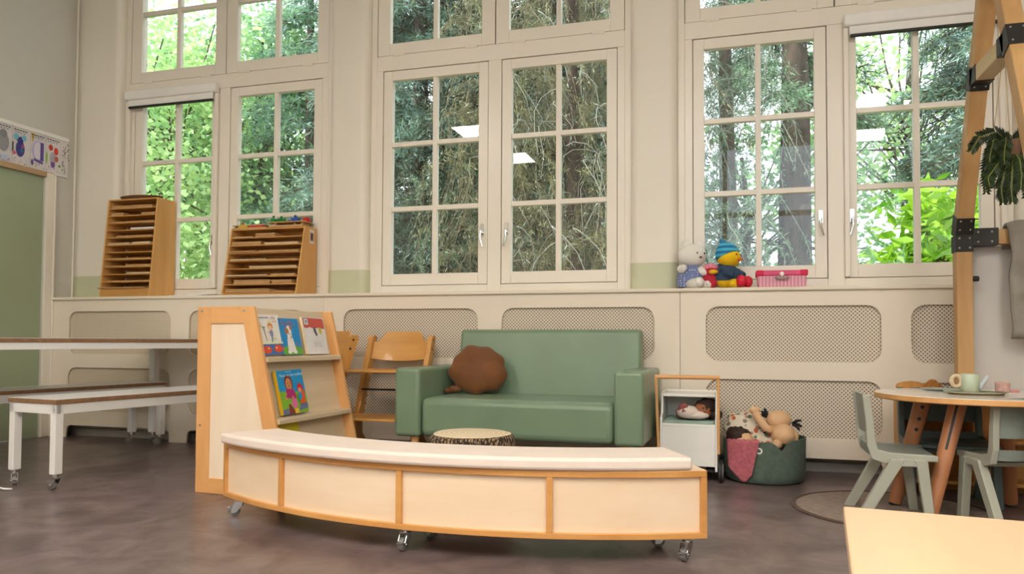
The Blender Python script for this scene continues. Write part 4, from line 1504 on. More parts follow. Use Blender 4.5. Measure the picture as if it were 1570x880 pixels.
# ---- foreground table
t = thing('beech_table', 'pale beech table top in the near right corner', 'table', (0.194, 1.456, 0), R(-6.4))
MB().box(0, 1.4, -0.75, 0, 0.434, 0.46).build('table_top', wood('maple_top', (228, 198, 160), (216, 182, 142), 'y', rough=0.35, scale=6), t, bevel=0.003)
MB().box(0.02, 1.38, -0.73, -0.02, 0.36, 0.434).build('apron', BEECHX, t, bevel=0.002)
for x in (0.012, 1.33):
    for y in (-0.738, -0.07):
        MB().box(x, x + 0.058, y, y + 0.058, 0, 0.434).build('leg', BEECH, t, bevel=0.004)

# ---- wooden house frame with black brackets
HFX, HY1, HY0, HZ = 1.172, 4.40, 3.32, 1.30
t = thing('house_frame', 'wooden playhouse frame of square beams joined by black metal brackets', 'playhouse', (HFX, (HY0 + HY1) / 2, 0))
HL = (HY1 - HY0) / 2
BW = 0.075
APEX = HZ + HL * 2.38
for gx in (0.0, 1.25):
    for sgn in (1, -1):
        MB().box(gx - BW / 2, gx + BW / 2, sgn * HL - BW / 2, sgn * HL + BW / 2, 0, HZ - 0.02).build('post', OAKISH, t, bevel=0.004)
        p = Vector((gx, sgn * HL, HZ + 0.02))
        q = Vector((gx, sgn * 0.02, APEX))
        rf = MB().bar(p, q, BW, BW).build('rafter', OAKISH, t, bevel=0.004)
        d = (q - p).normalized()
        # foot bracket: post cap, rafter shoe and rail shoe with bolts
        bw2 = BW + 0.008
        br = MB().box(gx - bw2 / 2, gx + bw2 / 2, sgn * HL - bw2 / 2, sgn * HL + bw2 / 2, HZ - 0.075, HZ + 0.012).bar(p - d * 0.01, p + d * 0.095, bw2, bw2)
        xs_ = (gx + bw2 / 2, gx + 0.155) if gx == 0 else (gx - 0.155, gx - bw2 / 2)
        br.box(xs_[0], xs_[1], sgn * HL - bw2 / 2, sgn * HL + bw2 / 2, HZ - 0.045, HZ + 0.045)
        bk = br.build('corner_bracket', BLACK, t, bevel=0.002)
        yy = sgn * HL - bw2 / 2
        for bx_, bz in ((-0.024, -0.055), (0.024, -0.055), (-0.024, -0.005), (0.024, -0.005)):
            MB().ball((gx + bx_, yy, HZ + bz), (0.0055, 0.003, 0.0055), 8, 6).build('bolt', STEEL, bk)
        for bx_, bz in ((0.062, -0.025), (0.125, -0.025), (0.062, 0.025), (0.125, 0.025)):
            MB().ball((gx + (bx_ if gx == 0 else -bx_), yy, HZ + bz), (0.0055, 0.003, 0.0055), 8, 6).build('bolt', STEEL, bk)
        f_ = Vector((0, -1, 0))
        f_ = (f_ - d * f_.dot(d)).normalized()
        for bx_, dd in ((-0.024, 0.035), (0.024, 0.035), (-0.024, 0.08), (0.024, 0.08)):
            c_ = p + d * dd + f_ * (bw2 / 2) + Vector((bx_, 0, 0))
            MB().ball(c_, 0.005, 8, 6).build('bolt', STEEL, bk)
        # collar-tie bracket
        k = 0.57
        c_ = p.lerp(q, k)
        b = MB().bar(c_ - d * 0.055, c_ + d * 0.055, bw2, bw2)
        b.bar(c_ + Vector((0, -sgn * 0.01, 0)), c_ + Vector((0, -sgn * 0.095, 0)), bw2, bw2)
        bk = b.build('tie_bracket', BLACK, t, bevel=0.002)
        for bx_, dd in ((-0.024, -0.035), (0.024, -0.035), (-0.024, 0.035), (0.024, 0.035)):
            MB().ball(c_ + d * dd + f_ * (bw2 / 2) + Vector((bx_, 0, 0)), 0.005, 8, 6).build('bolt', STEEL, bk)
        bw3 = bw2
        b = MB().bar(q - d * 0.14, q, bw3, bw3)
        b.build('ridge_bracket', BLACK, t, bevel=0.002)
    yk = HL * (1 - 0.57)
    zk = HZ + 0.02 + (APEX - HZ - 0.02) * 0.57
    MB().box(gx - BW / 2, gx + BW / 2, -yk + 0.03, yk - 0.03, zk - BW / 2, zk + BW / 2).build('collar_tie', wood('pale_tie', (214, 190, 146), (196, 170, 124), 'y'), t, bevel=0.004)
for sgn in (1,):
    MB().box(BW / 2, 1.25 - BW / 2, sgn * HL - BW / 2 + 0.002, sgn * HL + BW / 2 - 0.002, HZ - 0.038, HZ + 0.038).build('rail', OAKISHX, t, bevel=0.004)
MB().box(BW / 2, 1.25 - BW / 2, -BW / 2, BW / 2, APEX - 0.05, APEX + 0.025).build('ridge_beam', OAKISHX, t, bevel=0.004)
MB().cyl((BW / 2, HL - 0.03, 1.085), (BW / 2 + 0.028, HL - 0.03, 1.085), 0.014, n=14).build('peg', BLACK, t, bevel=0.004)
t = thing('grey_board', 'pale grey board closing the back of the wooden house frame', 'panel', (HFX + 0.04, 4.445, 0))
MB().box(0, 1.17, 0.0, 0.014, 0.0, HZ - 0.04).build('board', PANELG, t, bevel=0.002)

# ---- quilt over the rail
t = thing('grey_quilt', 'grey quilted blanket hanging over the rail of the house frame', 'blanket', (HFX + 0.195, HY1, 0))
prof = []
for i in range(15):
    prof.append((-0.062 - 0.012 * math.sin(i * 1.3), 0.775 + (HZ + 0.02 - 0.775) * i / 14))
for i in range(1, 8):
    a = PI * i / 8
    prof.append((-0.062 * math.cos(a), HZ + 0.02 + 0.038 * math.sin(a)))
for i in range(2):
    prof.append((0.034, HZ + 0.02 - 0.03 - 0.05 * i))
vs_, fs = [], []
NU = 26
for side in (0, 1):
    for j, (y, z) in enumerate(prof):
        for i in range(NU + 1):
            u = i / NU
            puff = 0.010 * abs(math.sin(PI * u * 3.5)) * abs(math.sin(j * 0.62)) + 0.004 * math.sin(9 * u + j)
            e = 0.022 * (1 - min(1, j / 2.0)) * (1 - min(1, u / 0.06)) if side == 0 else 0
            off = 0.0 if side else -(0.016 + puff)
            yy = y + off * (1 if j < 15 else (0.2 if j < 22 else -1))
            zz = z + (0.016 + puff if (side == 0 and 15 <= j < 22) else 0)
            vs_.append((u * 0.42 + 0.006 * math.sin(j * 0.7), yy, zz))
NN = len(prof) * (NU + 1)
for j in range(len(prof) - 1):
    for i in range(NU):
        q = j * (NU + 1) + i
        fs += [(q, q + 1, q + NU + 2, q + NU + 1), (NN + q, NN + q + NU + 1, NN + q + NU + 2, NN + q + 1)]
    for q in (j * (NU + 1), j * (NU + 1) + NU):
        fs.append((q, NN + q, NN + q + NU + 1, q + NU + 1))
for i in range(NU):
    q = (len(prof) - 1) * (NU + 1) + i
    fs += [(i, i + 1, NN + i + 1, NN + i), (q, NN + q, NN + q + 1, q + 1)]
MB().add(vs_, fs).build('quilted_cloth', QUILT, t, smooth=180)

# ---- hanging leafy plant
t = thing('hanging_plant', 'dark green trailing artificial plant in a brown wrap hanging inside the house frame', 'plant', (1.195, 3.80, 1.60))
MB().lathe([(0.02, -0.07), (0.062, -0.06), (0.078, 0.0), (0.074, 0.045), (0.06, 0.05)], 20, rad=lambda a, z: 1 + 0.05 * math.sin(5 * a)).build('pot_wrap', M('brown_paper_wrap', (122, 92, 72), 0.9, var=0.2), t, smooth=50)
b = MB()
for a in (0.4, 2.5, 4.6):
    MB().cyl((0.06 * math.cos(a), 0.06 * math.sin(a), 0.04), (0, 0.02, 0.50), 0.002, n=6).build('string', M('jute', (206, 180, 140), 0.9), t)
PLEAF = leaf_mat('plant_leaf', (52, 72, 34), (20, 34, 22), 0.1)
PTIP = leaf_mat('plant_leaf_rib', (128, 136, 50), (90, 104, 40), 0.1)


def frond(p0, pts, size):
    fr = MB()
    path = [Vector(p) for p in pts]
    m = 26
    for i in range(m):
        u = i / (m - 1) * (len(path) - 1.001)
        k = int(u)
        c = path[k].lerp(path[k + 1], u - k)
        d = (path[k + 1] - path[k]).normalized()
        sd_ = d.cross(Vector((0.2, -1, 0.1))).normalized()
        nrm = sd_.cross(d)
        w_ = size * (0.55 + 0.45 * math.sin(PI * min(1, 0.15 + i / m * 0.85)))
        for sg in (-1, 1):
            tip = c + sd_ * (sg * w_) + d * (w_ * 0.55) - nrm * (0.012 * math.sin(i))
            fr.add([c - d * 0.008, c + sd_ * (sg * w_ * 0.55) - d * 0.002 + nrm * 0.004, tip, c + d * 0.010 + sd_ * (sg * w_ * 0.3)], [(0, 1, 2, 3)], 0)
    fr.tube(path, 0.0028, 6, 1)
    return fr.build('frond', [PLEAF, PTIP], t)


F_ = [[(0, -0.02, 0.05), (-0.06, -0.05, 0.085), (-0.13, -0.07, 0.06), (-0.165, -0.08, 0.0)],
      [(-0.02, -0.03, 0.05), (-0.07, -0.06, 0.05), (-0.09, -0.07, -0.03), (-0.085, -0.07, -0.12)],
      [(0.0, -0.05, 0.05), (-0.03, -0.085, 0.05), (-0.04, -0.09, -0.02), (-0.04, -0.09, -0.07)],
      [(-0.02, -0.05, 0.0), (-0.06, -0.08, -0.06), (-0.10, -0.08, -0.12), (-0.095, -0.08, -0.16)],
      [(-0.01, -0.06, -0.02), (-0.035, -0.08, -0.1), (-0.05, -0.08, -0.17), (-0.045, -0.08, -0.235)],
      [(0.0, -0.06, -0.02), (-0.01, -0.09, -0.1), (-0.015, -0.09, -0.17), (-0.012, -0.09, -0.235)],
      [(0.02, -0.05, 0.05), (0.05, -0.09, 0.05), (0.06, -0.095, -0.03), (0.055, -0.095, -0.10)],
      [(0.03, -0.05, 0.02), (0.09, -0.08, -0.02), (0.10, -0.08, -0.14), (0.098, -0.08, -0.25)],
      [(0.03, -0.04, 0.03), (0.12, -0.06, 0.02), (0.15, -0.06, -0.08), (0.15, -0.06, -0.20)],
      [(0.02, -0.03, 0.05), (0.07, -0.05, 0.10), (0.14, -0.06, 0.12), (0.2, -0.06, 0.08)],
      [(0.0, 0.04, 0.05), (-0.03, 0.09, 0.06), (-0.05, 0.12, -0.04), (-0.05, 0.12, -0.15)],
      [(0.04, 0.03, 0.05), (0.08, 0.08, 0.04), (0.10, 0.10, -0.06), (0.1, 0.1, -0.18)],
      [(0.01, -0.05, 0.0), (0.02, -0.085, -0.05), (0.025, -0.09, -0.12), (0.02, -0.09, -0.18)]]
for f_ in F_:
    frond(None, f_, 0.034)

# ================================================================== things on the sill
def rack(label, loc, wd, ht, d0, d1, ns, rows):
    """sorting rack with a leaning front; local x = width, y = depth (front at 0)"""
    t = thing('sorting_rack', label, 'rack', loc, 0, 'wooden sorting racks on the sill')

    def fy(z):
        return (d1 * z / ht)
    for x in (0, wd - 0.012):
        MB().prism([(fy(0), 0), (d0, 0), (d0, ht), (fy(ht), ht)], x, x + 0.012, 'x').build('side_board', RACK, t, bevel=0.002)
    MB().box(0.012, wd - 0.012, d0 - 0.006, d0, 0, ht).build('back_board', RACKX, t)
    MB().box(0.012, wd - 0.012, fy(ht), d0 - 0.006, ht - 0.012, ht).build('top_board', RACKX, t, bevel=0.002)
    zs = []
    for k in range(ns):
        z = (0.054 if ns > 10 else 0.014) + (ht - (0.075 if ns > 10 else 0.03)) * k / ns
        MB().box(0.012, wd - 0.012, fy(z) + 0.004, d0 - 0.006, z, z + 0.007).build('shelf_board', RACKX, t)
        zs.append(z + 0.007)
    if ns > 10:
        MB().box(0.012, wd - 0.012, 0.006, 0.016, 0, 0.055).build('plinth', RACKX, t, bevel=0.002)
    else:
        MB().box(0.012, wd - 0.012, 0.006, 0.016, 0, 0.012).build('plinth', RACKX, t)
    for sx, sz in ((0.3, 0.5), (0.75, 0.49), (0.25, 0.06), (0.8, 0.06)):
        if ns > 10:
            MB().cyl((wd - 0.0005, d0 * sx, ht * sz), (wd + 0.001, d0 * sx, ht * sz), 0.004, n=8).build('screw_head', STEEL, t)
    return t, zs, fy


names = ['lowest', 'second', 'third', 'fourth', 'fifth', 'sixth', 'seventh', 'eighth', 'ninth', 'tenth', 'eleventh', 'twelfth']


def boards(loc, wd, d0, zs, fy, which, rackword, rseed):
    rr = random.Random(rseed)
    for k, items in which.items():
        z = zs[k]
        for q, (u0, u1, stack, out, matk) in enumerate(items):
            side = '' if len(items) == 1 else (' at the left' if q == 0 else ' at the right')
            zz = z
            for s_ in range(stack):
                th = rr.choice((0.005, 0.006, 0.008))
                x0 = 0.014 + (wd - 0.028) * u0 + rr.uniform(0, 0.006)
                x1 = 0.014 + (wd - 0.028) * u1 - rr.uniform(0, 0.006)
                y0 = fy(z) - out + rr.uniform(-0.004, 0.006)
                m = {'b': RACKB, 'p': RACKB2, 'w': PAPER}[matk]
                lv = '' if stack == 1 else (', bottom one' if s_ == 0 else (', top one' if s_ == stack - 1 else ', %s in the pile' % (['', 'second', 'third', 'fourth'][s_])))
                o = MB().box(x0 - (x0 + x1) / 2, x1 - (x0 + x1) / 2, 0, d0 - 0.012 - y0, 0, th).build('puzzle_board', m, bevel=0.0015)
                o.location = (loc[0] + (x0 + x1) / 2, loc[1] + y0, loc[2] + zz + 0.0003)
                tag(o, '%s board, %s shelf of the %s%s%s' % ('white' if matk == 'w' else ('pale' if matk == 'p' else 'wooden puzzle'), names[k], rackword, side, lv), 'puzzle board', 'puzzle boards in the ' + rackword)
                zz += th + 0.0004


loc = (-4.632, 4.628, SILL)
wd = 0.466
t, zs, fy = rack('tall honey-coloured sorting rack with leaning front at the left end of the sill', loc, wd, 0.76, 0.262, 0.072, 12, None)
boards(loc, wd, 0.262, zs, fy, {0: [(-0.07, 0.93, 2, 0.012, 'b')], 1: [(0.1, 1.0, 1, 0.0, 'b')], 2: [(0.5, 1.0, 2, 0.0, 'p')], 3: [(0.02, 0.45, 1, 0.0, 'b'), (0.46, 1.0, 2, 0.0, 'b')],
       4: [(0.03, 0.98, 1, 0.0, 'b')], 6: [(0.05, 0.52, 2, 0.0, 'p'), (0.56, 0.95, 2, 0.0, 'p')], 7: [(0.2, 0.98, 2, 0.0, 'b')],
       8: [(0.50, 1.0, 2, 0.0, 'w')], 9: [(0.08, 0.98, 1, 0.0, 'b')], 10: [(0.05, 0.32, 3, 0.0, 'b'), (0.70, 1.0, 3, 0.0, 'b')], 11: [(0.05, 0.92, 3, 0.0, 'b')]}, 'tall rack', 3)
o = MB().lathe([(0.001, 0.0), (0.16, 0.002), (0.185, 0.02), (0.19, 0.026), (0.185, 0.024), (0.15, 0.008), (0.001, 0.006)], 36, T=Matrix.Diagonal((1.0, 0.48, 1, 1))).build('oval_tray', M('dark_tray_brown', (110, 74, 46), 0.6), smooth=50)
o.location = (-4.40, 4.79, SILL + 0.7605)
tag(o, 'shallow dark oval tray lying on top of the tall left rack', 'tray')

loc2 = (-3.535, 4.625, SILL)
wd2 = 0.62
t, zs, fy = rack('lower, wider honey-coloured sorting rack stuffed with puzzle boards', loc2, wd2, 0.495, 0.265, 0.105, 8, None)
printed('sticker', [(rect(-0.03, 0.03, -0.05, 0.05), (228, 222, 214)), (rect(-0.02, 0.022, -0.03, 0.028), (120, 96, 80)), (ell(0, 0, 0.012, 0.02, 8), (70, 56, 50))],
        Matrix.Translation((wd2, 0.195, 0.43)) @ Matrix(((0, 0, 1, 0), (1, 0, 0, 0), (0, 1, 0, 0), (0, 0, 0, 1))), t)
boards(loc2, wd2, 0.265, zs, fy, {0: [(0.03, 0.66, 3, 0.006, 'b'), (0.68, 0.97, 1, 0.0, 'b')], 1: [(0.13, 0.64, 5, 0.0, 'b'), (0.66, 0.95, 4, 0.0, 'b')], 2: [(0.02, 0.6, 1, 0.018, 'p'), (0.63, 0.97, 2, 0, 'b')],
       3: [(0.32, 0.98, 2, 0.0, 'p')], 4: [(0.03, 0.55, 2, 0.01, 'p'), (0.57, 0.98, 1, 0.0, 'b')], 5: [(0.02, 0.40, 2, 0.014, 'b'), (0.42, 0.98, 2, 0.004, 'b')],
       6: [(0.02, 0.44, 4, 0.0, 'b'), (0.48, 0.95, 2, 0.0, 'p')], 7: [(0.03, 0.3, 1, 0.0, 'p'), (0.34, 0.62, 4, 0.0, 'b')]}, 'wide rack', 5)

# puzzles with knobs and blocks on the wide rack
ZT = SILL + 0.4955


def knob_board(label, x0, x1, y0, y1, z, pieces, th=0.009):
    t = thing('knob_puzzle', label, 'puzzle', ((x0 + x1) / 2, (y0 + y1) / 2, z))
    hx, hy = (x1 - x0) / 2, (y1 - y0) / 2
    MB().box(-hx, hx, -hy, hy, 0, th).build('puzzle_tray', RACKB, t, bevel=0.002)
    for (px, py, w_, d_, h_, c, kn) in pieces:
        p_ = MB().box(px - w_ / 2, px + w_ / 2, py - d_ / 2, py + d_ / 2, th + 0.0003, th + h_).build('puzzle_piece', S(c), t, bevel=0.003)
        if kn:
            MB().cyl((px, py, th + h_), (px, py, th + h_ + 0.008), 0.004, n=8).ball((px, py, th + h_ + 0.013), 0.010, 10, 8).build('knob', S(c), p_, smooth=60)
    return t


knob_board('flat wooden puzzle with yellow and red pieces on the wide rack top', -3.53, -3.24, 4.735, 4.88, ZT,
           [(-0.06, -0.045, 0.08, 0.04, 0.014, (222, 180, 40), 0), (0.05, -0.045, 0.12, 0.04, 0.014, (190, 40, 36), 0), (-0.12, -0.04, 0.03, 0.03, 0.012, (40, 80, 50), 0)])
knob_board('upper wooden puzzle tray with tiny coloured knobs over the yellow and red pieces', -3.54, -3.26, 4.75, 4.88, ZT + 0.0235,
           [(-0.08, -0.02, 0.03, 0.03, 0.006, (200, 90, 60), 1), (0.0, -0.02, 0.03, 0.03, 0.006, (110, 150, 140), 1), (0.07, -0.02, 0.03, 0.03, 0.006, (90, 130, 110), 1)], th=0.007)
knob_board('thick wooden puzzle box base on top of the wide rack, at the right', -3.215, -2.94, 4.725, 4.88, ZT, [(-0.1, 0, 0.02, 0.1, 0.02, (190, 140, 80), 0), (0.06, 0, 0.015, 0.1, 0.02, (190, 140, 80), 0), (0.12, 0, 0.015, 0.1, 0.02, (190, 140, 80), 0)], th=0.014)
knob_board('wooden peg frame with green, blue and red blocks on the puzzle box', -3.235, -2.93, 4.735, 4.88, ZT + 0.0345,
           [(-0.125, -0.03, 0.035, 0.03, 0.03, (20, 128, 40), 1), (-0.06, -0.03, 0.06, 0.03, 0.026, (20, 120, 36), 1), (0.0, 0.0, 0.03, 0.03, 0.02, (150, 70, 50), 0), (0.05, -0.02, 0.06, 0.03, 0.03, (36, 80, 170), 1),
            (0.13, 0.0, 0.04, 0.05, 0.032, (200, 36, 36), 0)], th=0.007)
# paper stack between the racks
for k in range(3):
    o = MB().box(-0.13, 0.13, -0.09, 0.09, 0, 0.005).build('paper_sheet', PAPER)
    o.location = (-3.87 + 0.05 * k, 4.73 + 0.01 * k, SILL + 0.0005 + 0.0055 * k)
    o.rotation_euler = (0, 0, R((4, -6, 9)[k]))
    tag(o, 'loose white paper pad on the sill between the racks, %s' % ('bottom one', 'middle one', 'top one')[k], 'paper', 'papers on the sill')

# ---- plush toys (generic shapes)
t = thing('white_plush_toy', 'white plush bear in a blue dotted dress sitting on the sill by the pier', 'soft toy', (-0.225, 4.715, SILL), R(10))
PW = M('white_plush', (236, 232, 224), 0.95, var=0.04, bump=0.3, bscale=250)
b = MB().ball((0, 0, 0.075), (0.075, 0.066, 0.078), 22, 14)
b.ball((0.01, -0.005, 0.205), (0.086, 0.074, 0.072), 24, 16)
b.tube([(-0.05, -0.03, 0.115), (-0.062, -0.055, 0.12), (-0.05, -0.07, 0.125)], [0.026, 0.026, 0.022], 10).ball((-0.05, -0.07, 0.125), 0.022, 10, 8)
b.tube([(0.05, -0.03, 0.115), (0.07, -0.05, 0.10), (0.085, -0.06, 0.10)], [0.026, 0.024, 0.02], 10).ball((0.086, -0.06, 0.10), 0.020, 10, 8)
b.tube([(-0.02, -0.04, 0.03), (0.02, -0.085, 0.03), (0.035, -0.10, 0.035)], [0.03, 0.032, 0.03], 10).ball((0.037, -0.10, 0.036), 0.032, 12, 8)
b.tube([(0.04, -0.02, 0.03), (0.08, -0.05, 0.028), (0.095, -0.06, 0.03)], [0.03, 0.03, 0.028], 10).ball((0.096, -0.06, 0.032), 0.029, 12, 8)
b.ball((-0.025, 0.01, 0.272), (0.034, 0.022, 0.034), 14, 10).ball((0.06, 0.005, 0.268), (0.034, 0.022, 0.034), 14, 10)
bd = b.build('plush_body', PW, t, smooth=180)
MB().lathe([(0.080, 0.012), (0.084, 0.05), (0.078, 0.10), (0.055, 0.138), (0.045, 0.142)], 28, T=Matrix.Diagonal((1, 0.9, 1, 1))).build('dress', dots('blue_dotted_cotton', (112, 126, 172), (214, 218, 232), 0.016, 0.22), bd, smooth=50)
for x in (0.035, 0.082):
    MB().ball((x - 0.005, -0.073 if x < 0.06 else -0.052, 0.215), (0.006, 0.005, 0.007), 8, 6).build('eye', S((60, 40, 34)), bd, smooth=180)
MB().ball((0.052, -0.072, 0.190), (0.010, 0.006, 0.007), 8, 6).build('nose', S((120, 90, 80)), bd, smooth=180)

t = thing('yellow_plush_toy', 'yellow plush chick in navy jumper and striped blue hat sitting on the sill', 'soft toy', (-0.012, 4.70, SILL), R(62))
PYL = M('yellow_plush', (244, 198, 20), 0.95, var=0.05, bump=0.3, bscale=250)
b = MB().ball((0, 0, 0.06), (0.072, 0.068, 0.06), 20, 12).ball((0.0, -0.015, 0.185), (0.068, 0.07, 0.062), 22, 14)
b.tube([(-0.03, -0.04, 0.03), (-0.035, -0.09, 0.028)], [0.028, 0.024], 10).tube([(0.03, -0.04, 0.03), (0.045, -0.09, 0.028)], [0.028, 0.024], 10)
bd = b.build('plush_body', PYL, t, smooth=180)
MB().lathe([(0.070, 0.045), (0.076, 0.06), (0.074, 0.09), (0.058, 0.125), (0.045, 0.14), (0.048, 0.148)], 26).build('jumper', M('navy_knit', (56, 78, 108), 0.95, var=0.1, bump=0.4, bscale=200), bd, smooth=50)
for sgn in (-1, 1):
    MB().tube([(sgn * 0.055, -0.01, 0.115), (sgn * 0.075, -0.045, 0.09), (sgn * 0.06, -0.075, 0.08)], [0.026, 0.026, 0.022], 10).build('sleeve', MATS['navy_knit'], bd, smooth=180)
    MB().ball((sgn * 0.04, -0.115, 0.038), (0.024, 0.030, 0.036), 14, 10).build('foot', S((214, 20, 52)), bd, smooth=180)
    MB().ball((sgn * 0.024, -0.078, 0.20), (0.005, 0.004, 0.007), 8, 6).build('eye', S((40, 40, 30)), bd, smooth=180)
MB().ball((0, -0.088, 0.172), (0.020, 0.018, 0.010), 12, 8).build('beak', S((226, 120, 30)), bd, smooth=180)
ht_ = MB().lathe([(0.071, 0.195), (0.074, 0.20), (0.066, 0.235), (0.044, 0.268), (0.018, 0.288), (0.01, 0.292)], 24, T=Matrix.Translation((0, -0.015, 0.185)) @ Matrix.Rotation(R(-24), 4, 'X') @ Matrix.Translation((0, 0.0, -0.185))).build('hat', stripes('blue_striped_knit', (70, 186, 214), (20, 110, 168), 9.5, 'Z'), bd, smooth=50)
MB().ball((0, 0.030, 0.288), 0.017, 12, 8).build('hat_tip', S((30, 130, 180)), ht_, smooth=180)

t = thing('small_pink_plush', 'little red and pink plush bird squeezed between the two bigger soft toys', 'soft toy', (-0.108, 4.69, SILL))
b = MB().ball((0, 0, 0.05), (0.05, 0.045, 0.05), 16, 10).ball((0.005, -0.005, 0.105), (0.045, 0.042, 0.042), 16, 10)
bd = b.build('plush_body', M('red_plush', (196, 44, 64), 0.95, var=0.1, bump=0.3), t, smooth=180)
MB().ball((0.004, 0.0, 0.125), (0.046, 0.043, 0.03), 16, 10).build('bonnet', dots('pink_print', (222, 130, 150), (240, 200, 205), 0.02, 0.25), bd, smooth=180)
MB().ball((0.02, -0.048, 0.098), (0.028, 0.02, 0.014), 12, 8).build('beak', S((236, 190, 30)), bd, smooth=180)

# ---- pink striped case
t = thing('pink_case', 'small pink striped case with magenta lid on the sill', 'box', (0.298, 4.70, SILL), R(0))
MB().prism([(-0.13, 0.0), (0.13, 0.0), (0.137, 0.068), (-0.137, 0.068)], -0.07, 0.07, 'y').build('case_body', stripes('pink_stripes', (228, 178, 190), (212, 136, 156), 16, 'X'), t, bevel=0.006)
MB().box(-0.142, 0.142, -0.075, 0.075, 0.068, 0.099).build('case_lid', M('magenta_lid', (222, 70, 118), 0.35, var=0.06), t, bevel=0.006)
for x in (-0.121, 0.121):
    MB().box(x - 0.022, x + 0.022, -0.0765, 0.0765, 0.067, 0.1005).build('corner_guard', S((214, 0, 70)), t, bevel=0.005)
MB().tube([(-0.035, -0.073, 0.056), (-0.025, -0.092, 0.05), (0.025, -0.092, 0.05), (0.035, -0.073, 0.056)], 0.006, 8).build('carry_handle', STEEL, t, smooth=60)
MB().ball((0.0, -0.079, 0.075), (0.014, 0.008, 0.014), 12, 8).build('clasp', WHITE, t, smooth=60)

# ---- poster strip above the door
t = thing('poster_strip', 'long board of children drawings fixed above the green door', 'poster', (XL + 0.003, 4.725, 2.035))
MB().box(0, 0.014, -1.5, 0, 0, 0.315).build('backing_board', WHITE, t, bevel=0.002)
MB().box(0.014, 0.022, -1.5, 0, 0.285, 0.315).build('top_strip', WHITE, t, bevel=0.002)
P = Matrix(((0, 0, 1, 0.0142), (1, 0, 0, 0), (0, 1, 0, 0), (0, 0, 0, 1)))
sh = [(rect(-1.49, -0.004, 0.006, 0.282), (222, 216, 216))]
rr = random.Random(5)
cells = [(-0.205, 'mouse'), (-0.34, 'violet'), (-0.49, 'blue'), (-0.63, 'grey'), (-0.78, 'blue'), (-0.93, 'mouse')]
for x, kind in cells:
    w_ = 0.13
    sh.append((rect(x - 0.002, x, 0.01, 0.28), (150, 140, 160)))
    cx = x + w_ * 0.5
    if kind == 'blue':
        sh += [(ell(cx, 0.13, 0.036, 0.06, 14), (70, 56, 140)), (ell(cx, 0.19, 0.024, 0.03, 12), (60, 50, 130)), (ell(cx - 0.035, 0.215, 0.02, 0.024, 10), (120, 190, 210)),
               (ell(cx + 0.03, 0.215, 0.02, 0.024, 10), (120, 190, 210)), (ell(cx + 0.012, 0.12, 0.014, 0.02, 8), (40, 120, 130)), (ell(cx + 0.02, 0.15, 0.012, 0.016, 8), (170, 70, 160)),
               (ell(cx - 0.05, 0.09, 0.012, 0.014, 8), (206, 90, 100)), (rect(cx - 0.066, cx - 0.056, 0.10, 0.17), (60, 60, 70))]
    elif kind == 'violet':
        sh += [([(x + 0.006, 0.275), (x + 0.036, 0.275), (x + 0.02, 0.20)], (206, 176, 30)), (ell(cx, 0.15, 0.05, 0.085, 14), (196, 186, 220)), (ell(cx, 0.15, 0.034, 0.066, 14), (224, 216, 230)),
               (rect(x + 0.085, x + 0.115, 0.08, 0.22), (96, 76, 150)), ([(x + 0.03, 0.09), (x + 0.11, 0.075), (x + 0.11, 0.055), (x + 0.03, 0.07)], (110, 90, 160)), (ell(x + 0.018, 0.055, 0.012, 0.024, 10), (104, 84, 140))]
    elif kind == 'mouse':
        sh += [(ell(cx, 0.12, 0.028, 0.055, 14), (176, 170, 176)), (ell(cx - 0.02, 0.205, 0.02, 0.024, 12), (190, 60, 50)), (ell(cx + 0.028, 0.185, 0.02, 0.03, 12), (214, 56, 50)),
               (ell(cx + 0.032, 0.125, 0.018, 0.024, 12), (196, 100, 90)), (ell(cx, 0.075, 0.02, 0.024, 12), (120, 80, 160)), (ell(cx - 0.055, 0.12, 0.008, 0.05, 10), (140, 190, 60)), (ell(cx + 0.06, 0.075, 0.012, 0.01, 8), (120, 176, 60))]
    else:
        sh += [(ell(cx, 0.15, 0.045, 0.07, 14), (150, 150, 154)), (ell(cx, 0.21, 0.03, 0.03, 12), (130, 130, 134)), (rect(x + 0.02, x + 0.11, 0.02, 0.06), (190, 205, 226))]
    for k in range(5):
        a = x + 0.01 + k * 0.023
        sh.append((rect(a, a + 0.017, 0.262, 0.27), (80, 78, 84)))
    for k in range(4):
        a = x + 0.016 + k * 0.024
        sh.append((rect(a, a + 0.014, 0.245, 0.251), (120, 116, 122)))
    for k in range(10):
        a, d = x + rr.uniform(0.008, 0.12), rr.uniform(0.015, 0.055)
        sh.append((ell(a, d, rr.uniform(0.003, 0.007), rr.uniform(0.002, 0.005), 6), rr.choice([(90, 120, 110), (170, 160, 166), (206, 120, 160), (100, 96, 104)])))
for k in range(26):
    a, d = rr.choice((-0.068, -0.05, -0.025, -0.018)) + rr.uniform(-0.004, 0.004), rr.uniform(0.02, 0.26)
    sh.append((ell(a, d, 0.004, rr.uniform(0.004, 0.011), 6), rr.choice([(110, 140, 90), (80, 70, 64), (150, 60, 60), (120, 110, 60), (60, 56, 60)])))
printed('drawings', sh, P, t)
